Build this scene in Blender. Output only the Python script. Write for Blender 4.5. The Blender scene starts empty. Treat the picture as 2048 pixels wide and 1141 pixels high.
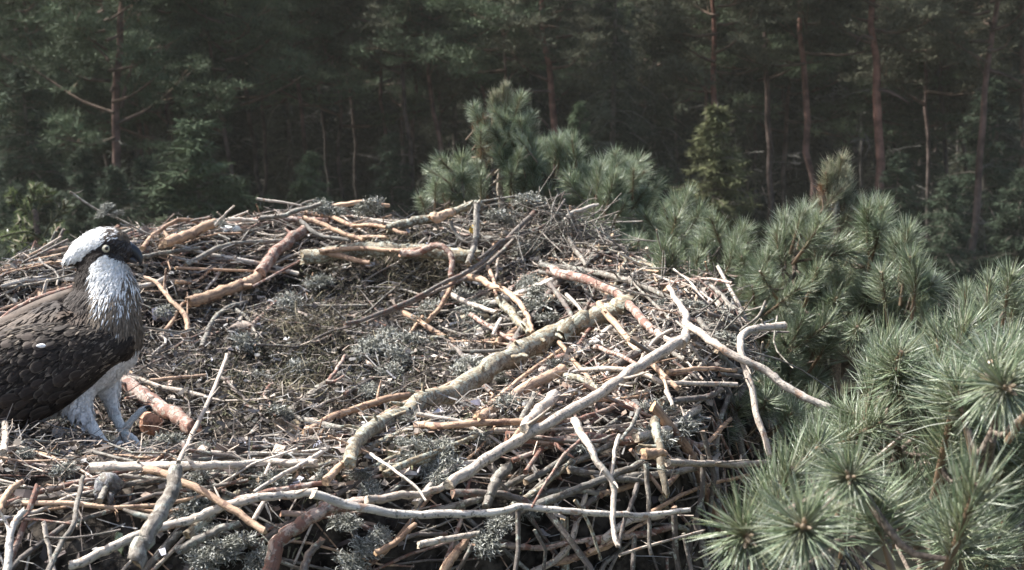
import bpy, math, random
import numpy as np
from mathutils import Vector, Matrix, Quaternion
random.seed(7); rng = np.random.default_rng(7)
sc = bpy.context.scene; COL = sc.collection
R = math.radians
# ------------------------------------------------------------------ camera, sky, sun, exposure
F = 2196.0; CU, CV = 1024.0, 570.5; PITCH = R(13.3); CAMZ = 0.87
cd = bpy.data.cameras.new('camera'); cam = bpy.data.objects.new('camera', cd); COL.objects.link(cam)
cam.location = (0, 0, CAMZ); cam.rotation_euler = (R(90) - PITCH, 0, 0)
cd.sensor_width = 36; cd.lens = 36 * F / 2048; cd.clip_start = .05; cd.clip_end = 2000
cd.dof.use_dof = True; cd.dof.focus_distance = 1.8; cd.dof.aperture_fstop = 9.5
sc.camera = cam
SUN_AZ, SUN_EL = R(-66), R(48)          # azimuth from +Y (ahead), negative = left
SUN_DIR = Vector((math.sin(SUN_AZ) * math.cos(SUN_EL), math.cos(SUN_AZ) * math.cos(SUN_EL), math.sin(SUN_EL)))
w = bpy.data.worlds.new('World'); sc.world = w; w.use_nodes = True
nt = w.node_tree; bg = nt.nodes['Background']; sky = nt.nodes.new('ShaderNodeTexSky')
sky.sky_type = 'NISHITA'; sky.sun_disc = False; sky.sun_elevation = SUN_EL; sky.sun_rotation = SUN_AZ
sky.dust_density = 4.0; sky.ozone_density = 1.0
nt.links.new(sky.outputs[0], bg.inputs[0]); bg.inputs[1].default_value = 0.11
sl = bpy.data.lights.new('sun', 'SUN'); sl.energy = 4.6; sl.angle = R(0.55); sl.color = (1.0, .99, .97)
so = bpy.data.objects.new('sun', sl); COL.objects.link(so); so.rotation_euler = SUN_DIR.to_track_quat('Z', 'Y').to_euler()
sc.view_settings.view_transform = 'Standard'; sc.view_settings.look = 'None'; sc.view_settings.exposure = 1.40
sc.view_settings.gamma = 1; sc.view_settings.use_curve_mapping = False
sc.cycles.max_bounces = 6; sc.cycles.diffuse_bounces = 4; sc.cycles.glossy_bounces = 2; sc.cycles.transmission_bounces = 3
GROUND = -16.0
# ------------------------------------------------------------------ pixel rays
cp, sp = math.cos(PITCH), math.sin(PITCH)
def ray(u, v):
    a = (np.asarray(u, float) - CU) / F; b = (CV - np.asarray(v, float)) / F
    return np.stack([a, cp + b * sp, -sp + b * cp], -1)
CAMP = np.array([0, 0, CAMZ])
def P(u, v, t): return CAMP + ray(u, v) * np.asarray(t)[..., None] if np.ndim(t) else CAMP + ray(u, v) * t
# ------------------------------------------------------------------ nest surface
NC = np.array([-.5, 2.5]); NR = 1.15
def sm(a, b, x): x = np.clip((x - a) / (b - a), 0, 1); return x * x * (3 - 2 * x)
def rfac(ang): return (1 - .16 * np.exp(-((ang - .15) / .65) ** 2)) * (1 - .24 * np.exp(-(((ang - 2.8 + math.pi) % (2 * math.pi) - math.pi) / .38) ** 2))
def h(x, y):
    x = np.asarray(x, float); y = np.asarray(y, float)
    ang = np.arctan2(y - NC[1], x - NC[0])
    rr = NR * (1 + .035 * np.sin(3 * ang + 1) + .03 * np.sin(7 * ang + 2) + .015 * np.sin(13 * ang)) * rfac(ang)
    r = np.hypot(x - NC[0], y - NC[1]) / rr
    z = .07 + .17 * sm(.4, .9, r) - np.clip(r - .97, 0, 9) * NR * (2.4 - 1.15 * np.exp(-((ang + 1.7) / .55) ** 2)) * sm(.93, 1.1, r)
    z = np.maximum(z, -.75 - .1 * r)
    z = z + .02 * np.sin(x * 9 + 1.3 * y) * np.sin(y * 8 - x) + .012 * np.sin(x * 21 + 2) * np.sin(y * 19 + 1) + .008 * np.sin(x * 43 + y * 17) * np.sin(y * 37)
    return z
TT = np.arange(.75, 4.6, .006)
def hit(u, v):
    p = CAMP + ray(u, v) * TT[:, None]
    below = (p[:, 2] < h(p[:, 0], p[:, 1])) & (p[:, 2] > -.6) & (np.hypot(p[:, 0] - NC[0], p[:, 1] - NC[1]) < 1.72)
    i = np.argmax(below)
    return TT[i] if below[i] else None
# ------------------------------------------------------------------ mesh helpers
class MB:
    def __init__(s): s.v = []; s.c = []; s.t = []; s.f3 = []; s.f4 = []; s.n = 0
    def add(s, v, f3=None, f4=None, c=(.5, .5, .5), tc=None):
        v = np.asarray(v, float); m = len(v)
        s.v.append(v); c = np.asarray(c, float); s.c.append(np.broadcast_to(c, (m, 3)) if c.ndim == 1 else c)
        s.t.append(v if tc is None else tc)
        if f3 is not None and len(f3): s.f3.append(np.asarray(f3, int) + s.n)
        if f4 is not None and len(f4): s.f4.append(np.asarray(f4, int) + s.n)
        s.n += m
    def mesh(s, name, smooth=True):
        me = bpy.data.meshes.new(name)
        v = np.concatenate(s.v); c = np.concatenate(s.c); t = np.concatenate(s.t)
        f3 = np.concatenate(s.f3) if s.f3 else np.zeros((0, 3), int); f4 = np.concatenate(s.f4) if s.f4 else np.zeros((0, 4), int)
        me.vertices.add(len(v)); me.vertices.foreach_set('co', v.ravel().astype(np.float32))
        nl = f3.size + f4.size; me.loops.add(nl); me.loops.foreach_set('vertex_index', np.concatenate([f3.ravel(), f4.ravel()]).astype(np.int32))
        npoly = len(f3) + len(f4); me.polygons.add(npoly)
        st = np.concatenate([np.arange(len(f3)) * 3, f3.size + np.arange(len(f4)) * 4]).astype(np.int32)
        me.polygons.foreach_set('loop_start', st)
        me.polygons.foreach_set('use_smooth', np.full(npoly, smooth))
        a = me.color_attributes.new('Col', 'FLOAT_COLOR', 'POINT')
        a.data.foreach_set('color', np.concatenate([c, np.ones((len(c), 1))], 1).ravel().astype(np.float32))
        b = me.attributes.new('tc', 'FLOAT_VECTOR', 'POINT'); b.data.foreach_set('vector', t.ravel().astype(np.float32))
        me.update(calc_edges=True); me.validate(); return me
    def obj(s, name, mat, parent=None, smooth=True, kind=None):
        me = s.mesh(name, smooth); me.materials.append(mat); return link(name, me, parent, kind)
def link(name, me, parent=None, kind=None):
    o = bpy.data.objects.new(name, me); COL.objects.link(o)
    if parent is not None:
        o.parent = parent
    if kind: o['kind'] = kind
    return o
def tag(o, label, cat=None, group=None, kind=None):
    o['label'] = label
    if cat: o['category'] = cat
    if group: o['group'] = group
    if kind: o['kind'] = kind
    return o
def empty(name, loc=(0, 0, 0)):
    o = bpy.data.objects.new(name, None); COL.objects.link(o); o.location = loc; o.empty_display_size = .1; return o
def crom(p, n):
    p = np.asarray(p, float)
    if len(p) == 2: return p[0] + (p[1] - p[0]) * np.linspace(0, 1, n)[:, None]
    q = np.vstack([2 * p[0] - p[1], p, 2 * p[-1] - p[-2]])
    L = np.concatenate([[0], np.cumsum(np.linalg.norm(np.diff(p, axis=0), axis=1))]); s = np.linspace(0, L[-1], n)
    out = []
    for x in s:
        i = min(np.searchsorted(L, x, 'right') - 1, len(p) - 2); t = (x - L[i]) / max(L[i + 1] - L[i], 1e-9)
        a, b, c, d = q[i], q[i + 1], q[i + 2], q[i + 3]
        out.append(.5 * ((2 * b) + (c - a) * t + (2 * a - 5 * b + 4 * c - d) * t * t + (3 * b - a - 3 * c + d) * t ** 3))
    return np.array(out)
def frames(p):
    t = np.gradient(p, axis=0); t /= np.linalg.norm(t, axis=1)[:, None] + 1e-12
    up = np.array([0, 0, 1.]) if abs(t[0][2]) < .9 else np.array([1., 0, 0])
    n = np.cross(t[0], up); n /= np.linalg.norm(n); N = [n]
    for i in range(1, len(p)):
        n = N[-1] - t[i] * np.dot(N[-1], t[i]); n /= np.linalg.norm(n) + 1e-12; N.append(n)
    N = np.array(N); return t, N, np.cross(t, N)
def tube(mb, p, r, k=8, c=(.3, .2, .15), capc=None, rough=0., flat=None):
    p = np.asarray(p, float); n = len(p); r = np.broadcast_to(np.asarray(r, float), (n,))
    T, N, B = frames(p); a = np.arange(k) * 2 * math.pi / k
    rad = r[:, None] * (1 + (rng.normal(0, rough, (n, k)) if rough else 0))
    ca, sa = np.cos(a), np.sin(a)
    v = p[:, None] + (N[:, None] * ca[None, :, None] + B[:, None] * sa[None, :, None]) * rad[..., None]
    L = np.concatenate([[0], np.cumsum(np.linalg.norm(np.diff(p, axis=0), axis=1))])
    off = rng.uniform(-9, 9, 3)
    tc = np.stack([r[:, None] * ca, r[:, None] * sa, np.repeat(L[:, None], k, 1)], -1) + off
    if capc is None: capc = c
    c = np.asarray(c, float)
    if c.ndim == 2 and c.shape[1] == 1: c = np.repeat(c, 3, 1)
    cv = np.broadcast_to(c, (n * k, 3)) if c.ndim == 1 else np.repeat(c, k, 0)
    if np.ndim(capc) == 2: capc = capc[0]
    # cap rings duplicated so that the broken wood keeps its own colour
    e0, e1 = v[0], v[-1]
    j0 = T[0] * r[0] * rng.uniform(-.5, .5, (k, 1)) if rough else 0
    j1 = T[-1] * r[-1] * rng.uniform(-.5, .9, (k, 1)) if rough else 0
    c0, c1 = e0 * .999 + j0 * .0, e1 + j1 * .0
    verts = np.vstack([v.reshape(-1, 3), c0, c1, (p[0] - T[0] * r[0] * .25)[None], (p[-1] + T[-1] * r[-1] * .3)[None]])
    if rough:
        verts[:k] += j0; verts[n * k:n * k + k] += j0; verts[(n - 1) * k:n * k] += j1; verts[n * k + k:n * k + 2 * k] += j1
    cc = np.vstack([cv, np.broadcast_to(capc, (2 * k + 2, 3))])
    tt = np.vstack([tc.reshape(-1, 3), tc[0], tc[-1], off[None], (off + [0, 0, L[-1]])[None]])
    i = np.arange(n - 1)[:, None] * k; j = np.arange(k)[None]; j2 = (j + 1) % k
    f4 = np.stack([i + j, i + k + j, i + k + j2, i + j2], -1).reshape(-1, 4)[:, ::-1]
    b0, b1, m0, m1 = n * k, n * k + k, n * k + 2 * k, n * k + 2 * k + 1
    jj = np.arange(k); jn = (jj + 1) % k
    f3 = np.vstack([np.stack([b0 + jj, b0 + jn, np.full(k, m0)], 1)[:, ::-1] * 1, np.stack([b1 + jj, b1 + jn, np.full(k, m1)], 1)])
    mb.add(verts, f3, f4, cc, tt)
# ------------------------------------------------------------------ materials
def newmat(name):
    m = bpy.data.materials.new(name); m.use_nodes = True; n = m.node_tree
    return m, n, n.nodes['Principled BSDF']
def N_(n, t, **k):
    x = n.nodes.new(t)
    for a, b in k.items(): setattr(x, a, b)
    return x
def attr(n, name): x = N_(n, 'ShaderNodeAttribute'); x.attribute_name = name; return x
def mixc(n, fac, a, b, mode='MIX'):
    x = N_(n, 'ShaderNodeMix', data_type='RGBA', blend_type=mode)
    for s, val in ((x.inputs[0], fac), (x.inputs[6], a), (x.inputs[7], b)):
        if hasattr(val, 'links') or hasattr(val, 'is_linked'): n.links.new(val, s)
        else: s.default_value = val if not isinstance(val, tuple) else (*val, 1)
    return x.outputs[2]
def noise(n, vec, scale, detail=4, rough=.6):
    x = N_(n, 'ShaderNodeTexNoise'); n.links.new(vec, x.inputs['Vector']); x.inputs['Scale'].default_value = scale
    x.inputs['Detail'].default_value = detail; x.inputs['Roughness'].default_value = rough; return x.outputs['Fac']
def ramp(n, fac, a, b, va=0., vb=1.):
    x = N_(n, 'ShaderNodeMapRange', interpolation_type='SMOOTHSTEP'); n.links.new(fac, x.inputs[0])
    for i, q in zip((1, 2, 3, 4), (a, b, va, vb)): x.inputs[i].default_value = q
    return x.outputs[0]
def wood(name, patch=0.0, patchc=(.13, .07, .05), lich=0.0, lichc=(.33, .35, .29), dark=.5, rough=.75, streak=.16):
    m, n, b = newmat(name); col = attr(n, 'Col').outputs['Color']; tc = attr(n, 'tc').outputs['Vector']
    mp = N_(n, 'ShaderNodeMapping'); n.links.new(tc, mp.inputs['Vector']); mp.inputs['Scale'].default_value = (1, 1, streak)
    s1 = noise(n, mp.outputs[0], 190, 5, .7); s2 = noise(n, tc, 45, 4, .65); s3 = noise(n, tc, 160, 3, .6); s4 = noise(n, mp.outputs[0], 420, 2)
    c = mixc(n, ramp(n, s1, .3, .7, 0, 1), mixc(n, 1.0, col, (dark, dark * .93, dark * .9), 'MULTIPLY'), mixc(n, 1.0, col, (1.18, 1.16, 1.12), 'MULTIPLY'))
    c = mixc(n, ramp(n, s2, .44, .56, 0, .35), c, mixc(n, 1.0, col, (.52, .55, .60), 'MULTIPLY'))
    if patch: c = mixc(n, ramp(n, s2, .62 - patch * .3, .68 - patch * .3, 0, .85), c, patchc)
    c = mixc(n, ramp(n, s4, .62, .7, 0, .6), c, (.05, .035, .03))
    if lich:
        l1 = noise(n, tc, 75, 6, .75)
        c = mixc(n, ramp(n, l1, .62 - lich * .28, .66 - lich * .28, 0, .9), c, lichc)
        c = mixc(n, ramp(n, s3, .58, .64, 0, .75), c, (.07, .07, .055))
    n.links.new(c, b.inputs['Base Color']); b.inputs['Roughness'].default_value = rough; b.inputs['Specular IOR Level'].default_value = .35
    bp = N_(n, 'ShaderNodeBump'); bp.inputs['Strength'].default_value = .7; bp.inputs['Distance'].default_value = .0022
    ad = N_(n, 'ShaderNodeMath', operation='ADD'); n.links.new(s1, ad.inputs[0]); n.links.new(s3, ad.inputs[1])
    n.links.new(ad.outputs[0], bp.inputs['Height']); n.links.new(bp.outputs[0], b.inputs['Normal']); return m
M = {}
M['O'] = wood('peeling_orange_pine_bark', patch=.22, dark=.55)
M['P'] = wood('bare_pale_wood', patch=.14, lich=.05, dark=.55, patchc=(.34, .22, .15))
M['G'] = wood('grey_weathered_bark', patch=.35, lich=.2, dark=.5, patchc=(.10, .08, .06))
M['L'] = wood('lichen_crusted_bark', patch=.35, lich=.40, dark=.42, patchc=(.10, .075, .045))
M['R'] = wood('mottled_reddish_bark', patch=.5, patchc=(.17, .075, .05), lich=.12, dark=.5)
M['D'] = wood('dark_twig_bark', patch=.3, lich=.15, dark=.5)
def colmat(name, rough=.8, spec=.3, vary=.35, scale=60, trans=0, bump=0):
    m, n, b = newmat(name); col = attr(n, 'Col').outputs['Color']; tc = attr(n, 'tc').outputs['Vector']
    s = noise(n, tc, scale, 3); f = ramp(n, s, .3, .7, 1 - vary, 1 + vary)
    cm = N_(n, 'ShaderNodeCombineColor'); [n.links.new(f, cm.inputs[i]) for i in range(3)]
    c = mixc(n, 1.0, col, cm.outputs[0], 'MULTIPLY'); n.links.new(c, b.inputs['Base Color'])
    b.inputs['Roughness'].default_value = rough; b.inputs['Specular IOR Level'].default_value = spec
    if bump:
        bp = N_(n, 'ShaderNodeBump'); bp.inputs['Strength'].default_value = .8; bp.inputs['Distance'].default_value = bump
        n.links.new(s, bp.inputs['Height']); n.links.new(bp.outputs[0], b.inputs['Normal'])
    if trans:
        tr = N_(n, 'ShaderNodeBsdfTranslucent'); n.links.new(c, tr.inputs[0]); mx = N_(n, 'ShaderNodeMixShader'); mx.inputs[0].default_value = trans
        n.links.new(b.outputs[0], mx.inputs[1]); n.links.new(tr.outputs[0], mx.inputs[2]); n.links.new(mx.outputs[0], n.nodes['Material Output'].inputs[0])
    return m
M['litter'] = colmat('twig_litter'); M['lichen'] = colmat('lichen', .95, .1, .3, 300); M['moss'] = colmat('moss', .95, .1, .4, 150)
M['bed'] = colmat('rotted_nest_bed', .95, .1, .7, 55, bump=.006)
M['needle'] = colmat('pine_needles', .36, .9, .25, 8, trans=.42)
M['shoot'] = colmat('scaly_shoot_bark', .8, .2, .5, 180, bump=.002)
M['far_leaf'] = colmat('forest_foliage', .8, .12, .35, .6, trans=.12)
M['far_bark'] = colmat('forest_bark', .9, .1, .5, 2.2, bump=.02)
M['feather'] = colmat('plumage', .75, .2, .22, 160)
M['horn'] = colmat('beak_and_claw', .3, .5, .1); M['skin'] = colmat('scaly_leg_skin', .6, .3, .3, 500, bump=.0008)
M['eye'] = colmat('eye', .08, .6, .05); M['ground'] = colmat('forest_floor', .95, .1, .5, .25)
# ------------------------------------------------------------------ ground
g = MB(); gx = np.linspace(-400, 400, 41); gy = np.linspace(-200, 800, 51); X, Y = np.meshgrid(gx, gy)
Z = GROUND + .3 * np.sin(X * .05) + .3 * np.sin(Y * .06)
idx = np.arange(X.size).reshape(X.shape)
g.add(np.stack([X, Y, Z], -1).reshape(-1, 3), None, np.stack([idx[:-1, :-1], idx[:-1, 1:], idx[1:, 1:], idx[1:, :-1]], -1).reshape(-1, 4), (.045, .045, .028))
go = g.obj('ground', M['ground']); tag(go, 'dark mossy forest floor far below the nest', kind='structure')

# ================================================================== THE FOREST BEHIND
def spikes(mb, cen, rad, n, ln, wd, c, up=.0, flatz=.6):
    """n thin three-cornered needle sprays around each centre"""
    cen = np.asarray(cen); m = len(cen)
    d = rng.normal(0, 1, (m, n, 3)); d[..., 2] = d[..., 2] * flatz; d /= np.linalg.norm(d, axis=-1, keepdims=True)
    base = cen[:, None] + d * (rng.uniform(.0, 1, (m, n, 1)) * np.broadcast_to(rad, (m,))[:, None, None]) * np.array([1, 1, flatz])
    dd = d + rng.normal(0, .5, d.shape); dd[..., 2] += up; dd /= np.linalg.norm(dd, axis=-1, keepdims=True)
    L = ln * rng.uniform(.6, 1.3, (m, n, 1)); q = rng.normal(0, 1, d.shape); s = np.cross(dd, q); s /= np.linalg.norm(s, axis=-1, keepdims=True) + 1e-9
    a = base + s * wd; b = base - s * wd; t = base + dd * L
    v = np.stack([a, b, t], -2).reshape(-1, 3); c = np.asarray(c)
    cc = (c[None, None] * rng.uniform(.65, 1.35, (m, 1, 1)) * rng.uniform(.8, 1.2, (m, n, 1)))
    cc = np.repeat(cc.reshape(-1, 3), 3, 0)
    mb.add(v, np.arange(len(v)).reshape(-1, 3), None, np.clip(cc, 0, 1))
def pine_crown_mesh(seed, hgt, rad, ncl, col, dead=18):
    """crown from z=-hgt*.45 to hgt*.55 about the top part of a trunk running along z"""
    global rng; keep = rng; rng = np.random.default_rng(seed); mb = MB(); wb = MB()
    cs = []
    nb = 26
    for i in range(nb):
        f = i / nb; z = hgt * (f ** .9) ; a = i * 2.4 + rng.uniform(-.4, .4); L = rad * (1.0 - .75 * f ** 1.6) * rng.uniform(.45, 1.2)
        d = np.array([math.cos(a), math.sin(a), rng.uniform(-.05, .5)]); side = np.array([-d[1], d[0], 0])
        p = crom([[0, 0, z], d * L * .4 + [0, 0, z - .1], d * L * .8 + side * rng.uniform(-.4, .4) + [0, 0, z + .1], d * L + side * rng.uniform(-.6, .6) + [0, 0, z + .35]], 7)
        tube(wb, p, np.linspace(.06, .015, 7) * (1.2 - .6 * f), 4, (.085, .06, .045))
        m = max(4, int(ncl / nb * rng.uniform(.6, 1.4)))
        q = p[rng.integers(3, 7, m)] + rng.normal(0, .33, (m, 3)) * np.array([1, 1, .5]) + [0, 0, .15]; q2 = q + rng.normal(0, .3, q.shape); cs.append(q); cs.append(q2)
        for t in q[::2]: tube(wb, crom([p[rng.integers(2, 6)], t], 3), [.02, .012, .006], 3, (.13, .09, .06))
    for i in range(dead):
        z = -rng.uniform(0, hgt * 1.1); a = rng.uniform(0, 7); L = rng.uniform(.5, 2.0); d = np.array([math.cos(a), math.sin(a), rng.uniform(-.35, .15)])
        e = d * L + [0, 0, z]; p = crom([[0, 0, z], d * L * .5 + [0, 0, z + .05], e], 5); tube(wb, p, np.linspace(.028, .006, 5), 3, (.10, .095, .083))
        for k in range(3):
            b0 = p[rng.integers(1, 5)]; tube(wb, crom([b0, b0 + rng.normal(0, .35, 3)], 3), [.012, .008, .004], 3, (.10, .095, .085))
    cs = np.vstack(cs); spikes(mb, cs, rng.uniform(.3, .62, len(cs)), 70, .22, .020, col, up=.35, flatz=.5)
    r = mb.mesh('needle_foliage', False), wb.mesh('crown_branches'); rng = keep
    r[0].materials.append(M['far_leaf']); r[1].materials.append(M['far_bark']); return r
def spruce_crown_mesh(seed, hgt, rad, col, dens=1., droop=.35, greyt=0.):
    global rng; keep = rng; rng = np.random.default_rng(seed); mb = MB(); wb = MB()
    tube(wb, crom([[0, 0, 0], [0, 0, hgt]], 6), np.linspace(.02 * hgt * .6, .01, 6), 6, (.10, .085, .07))
    z = hgt * .04; 
    while z < hgt * .985:
        f = z / hgt; L0 = rad * (1 - f) ** .8 + .06
        for k in range(6 if f < .8 else 4):
            a = rng.uniform(0, 6.3); L = L0 * rng.uniform(.65, 1.2); d = np.array([math.cos(a), math.sin(a), 0])
            p = crom([[0, 0, z], d * L * .5 + [0, 0, z - droop * L * .25 + .1 * L], d * L + [0, 0, z - droop * L + .12 * L]], 6)
            tube(wb, p, np.linspace(.02, .005, 6) * (.5 + L * .3), 3, (.13, .11, .09) if rng.random() > greyt else (.13, .13, .11))
            m = int(max(4, L * 9 * dens)); s = rng.uniform(.2, 1, m); q = p[0] + (p[-1] - p[0]) * s[:, None] 
            side = np.array([-d[1], d[0], 0]); q = q + side * rng.normal(0, .16, (m, 1)) * L * (1.15 - s[:, None]) ; q[:, 2] -= rng.uniform(0, .18, m) * min(L, 1.5)
            spikes(mb, q, .09 + .07 * L, 17, .17, .018, col, up=-.45, flatz=.8)
        spikes(mb, np.array([[0, 0, z]]), .1, 10, .14, .012, col, up=.5)
        z += .16 + .26 * (1 - f) * hgt / 8 * .8
    r = mb.mesh('needle_foliage', False), wb.mesh('crown_branches'); rng = keep
    r[0].materials.append(M['far_leaf']); r[1].materials.append(M['far_bark']); return r
LEAF = (.062, .080, .046); LEAF2 = (.068, .070, .046)
PC = [pine_crown_mesh(s, 8.5, 2.9, n, c, dd) for s, n, c, dd in ((1, 210, LEAF, 8), (2, 260, LEAF, 10), (3, 200, LEAF2, 16), (4, 230, LEAF2, 14))]
SC = [spruce_crown_mesh(11, 19, 3.0, (.055, .06, .04), .8, .45, .5), spruce_crown_mesh(12, 17, 2.6, (.055, .06, .04), .8, .5, .6),
      spruce_crown_mesh(13, 7, 1.5, (.078, .083, .040), .75, .12), spruce_crown_mesh(14, 5, 1.4, (.068, .092, .05), 1.3, .25), spruce_crown_mesh(15, 9, 2.0, (.04, .055, .034), 1.1, .3)]
def crown(root, meshes, loc, rot, s, lean=(0, 0), fat=1.):
    for nm, me in (('crown', meshes[0]), ('crown_branches', meshes[1])):
        o = link(nm, me, root); o.location = loc; o.rotation_euler = (lean[1], lean[0], rot); o.scale = (s * fat, s * fat, s)
        if nm == 'crown': o['kind'] = 'stuff'
        else: o['kind'] = 'stuff'
def forest_pine(u0, v0, u1, v1, wpx, D, var, red, label, cz=-2., cs=1., group=None, fork=None):
    a, b = P(u0, v0, D), P(u1, v1, D); a = CAMP + (a - CAMP); d = (a - b) / (a - b)[2]
    base = b + d * (GROUND - b[2]); base[2] = GROUND - .1
    top = b + d * (cz + 8.2 * cs - b[2])
    root = empty('pine_tree', base); n = 22; f = np.linspace(0, 1, n)[:, None]; p = base + (top - base) * f + rng.normal(0, .05, (n, 3)) * [1, 1, 0]
    p[:, :2] += (np.sin(f * 7 + u0) * .12) * np.array([1, .4]); p -= base
    r0 = wpx / F * D / 2; zz = p[:, 2] + GROUND; rr = r0 * np.interp(zz, [-16, -8, -2, 3, 9], [1.35, 1.1, .95, .6, .12])
    t = sm(-9, -1, zz)[:, None] * red
    c = np.array([.056, .050, .044]) * (1 - t) + np.array([.15, .075, .055]) * t
    mb = MB(); tube(mb, p, rr, 10, c, rough=.03)
    mb.obj('trunk', M['far_bark'], root)
    pb = np.array([np.interp(cz, zz, p[:, i]) for i in range(3)])
    crown(root, PC[var], pb, rng.uniform(0, 6.28), cs, (math.atan(d[0]), 0))
    if fork:
        for q in fork:
            pts = np.array([P(x, y, D - k * .15) for k, (x, y) in enumerate(q)]) - base
            m2 = MB(); tube(m2, crom(pts, 9), np.linspace(r0 * .55, r0 * .14, 9), 6, (.085, .06, .05), rough=.05); m2.obj('limb', M['far_bark'], root)
    tag(root, label, 'pine tree', group)
    return root
FP = forest_pine
TREES = [
 (245, 150, 240, 300, 16, 36, 0, .5, 'forked reddish pine with a thick bare trunk at far left of the forest edge', -2.6, .95, [[(243, 215), (252, 170), (262, 140), (268, 100)], [(190, 92), (150, 85), (128, 75), (122, 62)]]),
 (480, 140, 520, 350, 8, 50, 1, .2, 'slim grey pine trunk leaning left above the raised nest rim', 0., 1., None),
 (805, 110, 835, 390, 9, 46, 2, .2, 'grey pine trunk running down to the left edge of the small pine top', -1., 1., None),
 (850, 90, 885, 320, 9, 45, 1, .6, 'pine with a reddish upper trunk just left of the small pine top', -1., 1.05, None),
 (700, 200, 722, 400, 6, 58, 0, .3, 'thin pine trunk half hidden in the middle left forest', -1.5, 1., None),
 (1106, 150, 1127, 300, 14, 40, 2, .8, 'crooked reddish pine with a bare curved limb reaching left', -1.0, 1., [[(1108, 190), (1095, 182), (1065, 184), (1040, 178)], [(1122, 298), (1105, 268), (1085, 240), (1060, 232)]]),
 (1422, 0, 1430, 220, 12, 42, 3, 1., 'pine with a bright red upper trunk above the yellow-green spruce', -1.6, 1., None),
 (1532, 60, 1537, 470, 11, 45, 1, .3, 'tall straight grey pine trunk right of the yellow-green spruce', -1.2, 1., None),
 (1562, 80, 1570, 400, 6, 60, 2, .2, 'very thin pine trunk beside the tall grey one', -1.6, 1., None),
 (1608, 80, 1626, 460, 13, 42, 3, .75, 'red-tinged pine trunk at the left side of the dark forest gap', -.9, 1., None),
 (1695, 60, 1688, 380, 7, 58, 0, .2, 'thin grey pine trunk inside the dark forest gap', .5, 1., None),
 (1745, 50, 1755, 400, 17, 40, 3, 1., 'thick red-barked pine at the right side of the dark forest gap', .3, 1.1, [[(1752, 180), (1775, 183), (1800, 195), (1818, 207)], [(1748, 80), (1725, 72), (1712, 90)]]),
 (1885, 100, 1895, 350, 8, 52, 1, .2, 'slim dark pine trunk right of the thick red-barked pine', -1., 1., None),
 (1980, 150, 1940, 600, 13, 40, 2, .5, 'pine trunk slanting down to the left near the right edge', -.8, 1., [[(1975, 140), (2010, 150), (2050, 170)]]),
 (2040, 300, 2033, 600, 9, 46, 3, .4, 'pine trunk at the extreme right edge of view', -1.5, 1., None),
 (1720, 250, 1722, 390, 5, 75, 1, .1, 'thinnest pine trunk deep in the dark forest gap', 1., 1., None),
 (640, 180, 650, 330, 6, 56, 3, .2, 'thin grey pine trunk in the dark hollow above the nest rim', -.5, 1., None),
 (1405, 150, 1411, 450, 8, 55, 0, .4, 'dim pine trunk standing behind the red-topped one', -.5, 1., None),
 (1845, 120, 1840, 350, 5, 62, 0, .1, 'faint pine trunk between two larger trunks on the right', -1., 1., None),
 (1915, 140, 1912, 350, 5, 66, 2, .1, 'faint thin pine trunk left of the slanting one', -1., 1., None),
 (330, 120, 345, 300, 8, 46, 1, .3, 'dim pine behind the left young spruce', -2.2, 1., None),
 (60, 120, 75, 300, 9, 42, 0, .4, 'pine smothered in low green foliage at the far left', -4.6, 1., None),
 (150, 120, 150, 300, 8, 48, 1, .4, 'bushy pine between the far left pine and the forked one', -4., 1.1, None),
 (420, 60, 440, 200, 8, 44, 0, .3, 'full crowned green pine above the left young spruce', -3.2, 1.1, None),
 (590, 60, 600, 200, 8, 48, 0, .5, 'full crowned pine left of centre with brownish foliage', -2.4, 1.15, None),
 (960, 80, 975, 300, 8, 50, 1, .4, 'spreading pine directly behind the small pine top', -2.0, 1.1, None),
 (760, 60, 775, 300, 7, 54, 2, .4, 'broad pine crown between the two grey centre trunks', -1.8, 1.1, None),
]
for t in TREES:
    FP(*t[:8], t[8], cz=t[9], cs=t[10], fork=t[11])
def spruce(u, D, var, s, topv, label, cat='spruce tree', group=None, name='spruce_tree', fat=1.):
    top = P(u, topv, D); hgt = [19, 17, 7, 5, 9][var] * s
    root = empty(name, (top[0], top[1], GROUND - .1)); z0 = top[2] - hgt
    c = [SC[var][0], SC[var][1]]
    crown(root, c, (0, 0, z0 - GROUND + .1), rng.uniform(0, 6.3), s, fat=fat)
    mb = MB(); tube(mb, crom([[0, 0, 0], [0, 0, z0 - GROUND + .6]], 5), [.03 * s * 5, .14 * s, .12 * s, .11 * s, .1 * s], 8, (.10, .085, .07)); mb.obj('trunk', M['far_bark'], root)
    tag(root, label, cat, group); return root
spruce(1436, 30, 2, 1.05, 205, 'yellow-green young spruce standing out against the dark trunks', fat=1.45)
spruce(388, 32, 3, 1.2, 235, 'young green spruce with a rounded top behind the left nest rim', fat=1.8)
spruce(620, 34, 3, .8, 302, 'small dull spruce in the dark hollow above the nest rim', fat=1.4)
spruce(1160, 36, 3, .9, 200, 'narrow olive spruce just right of the crooked pine')
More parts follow.
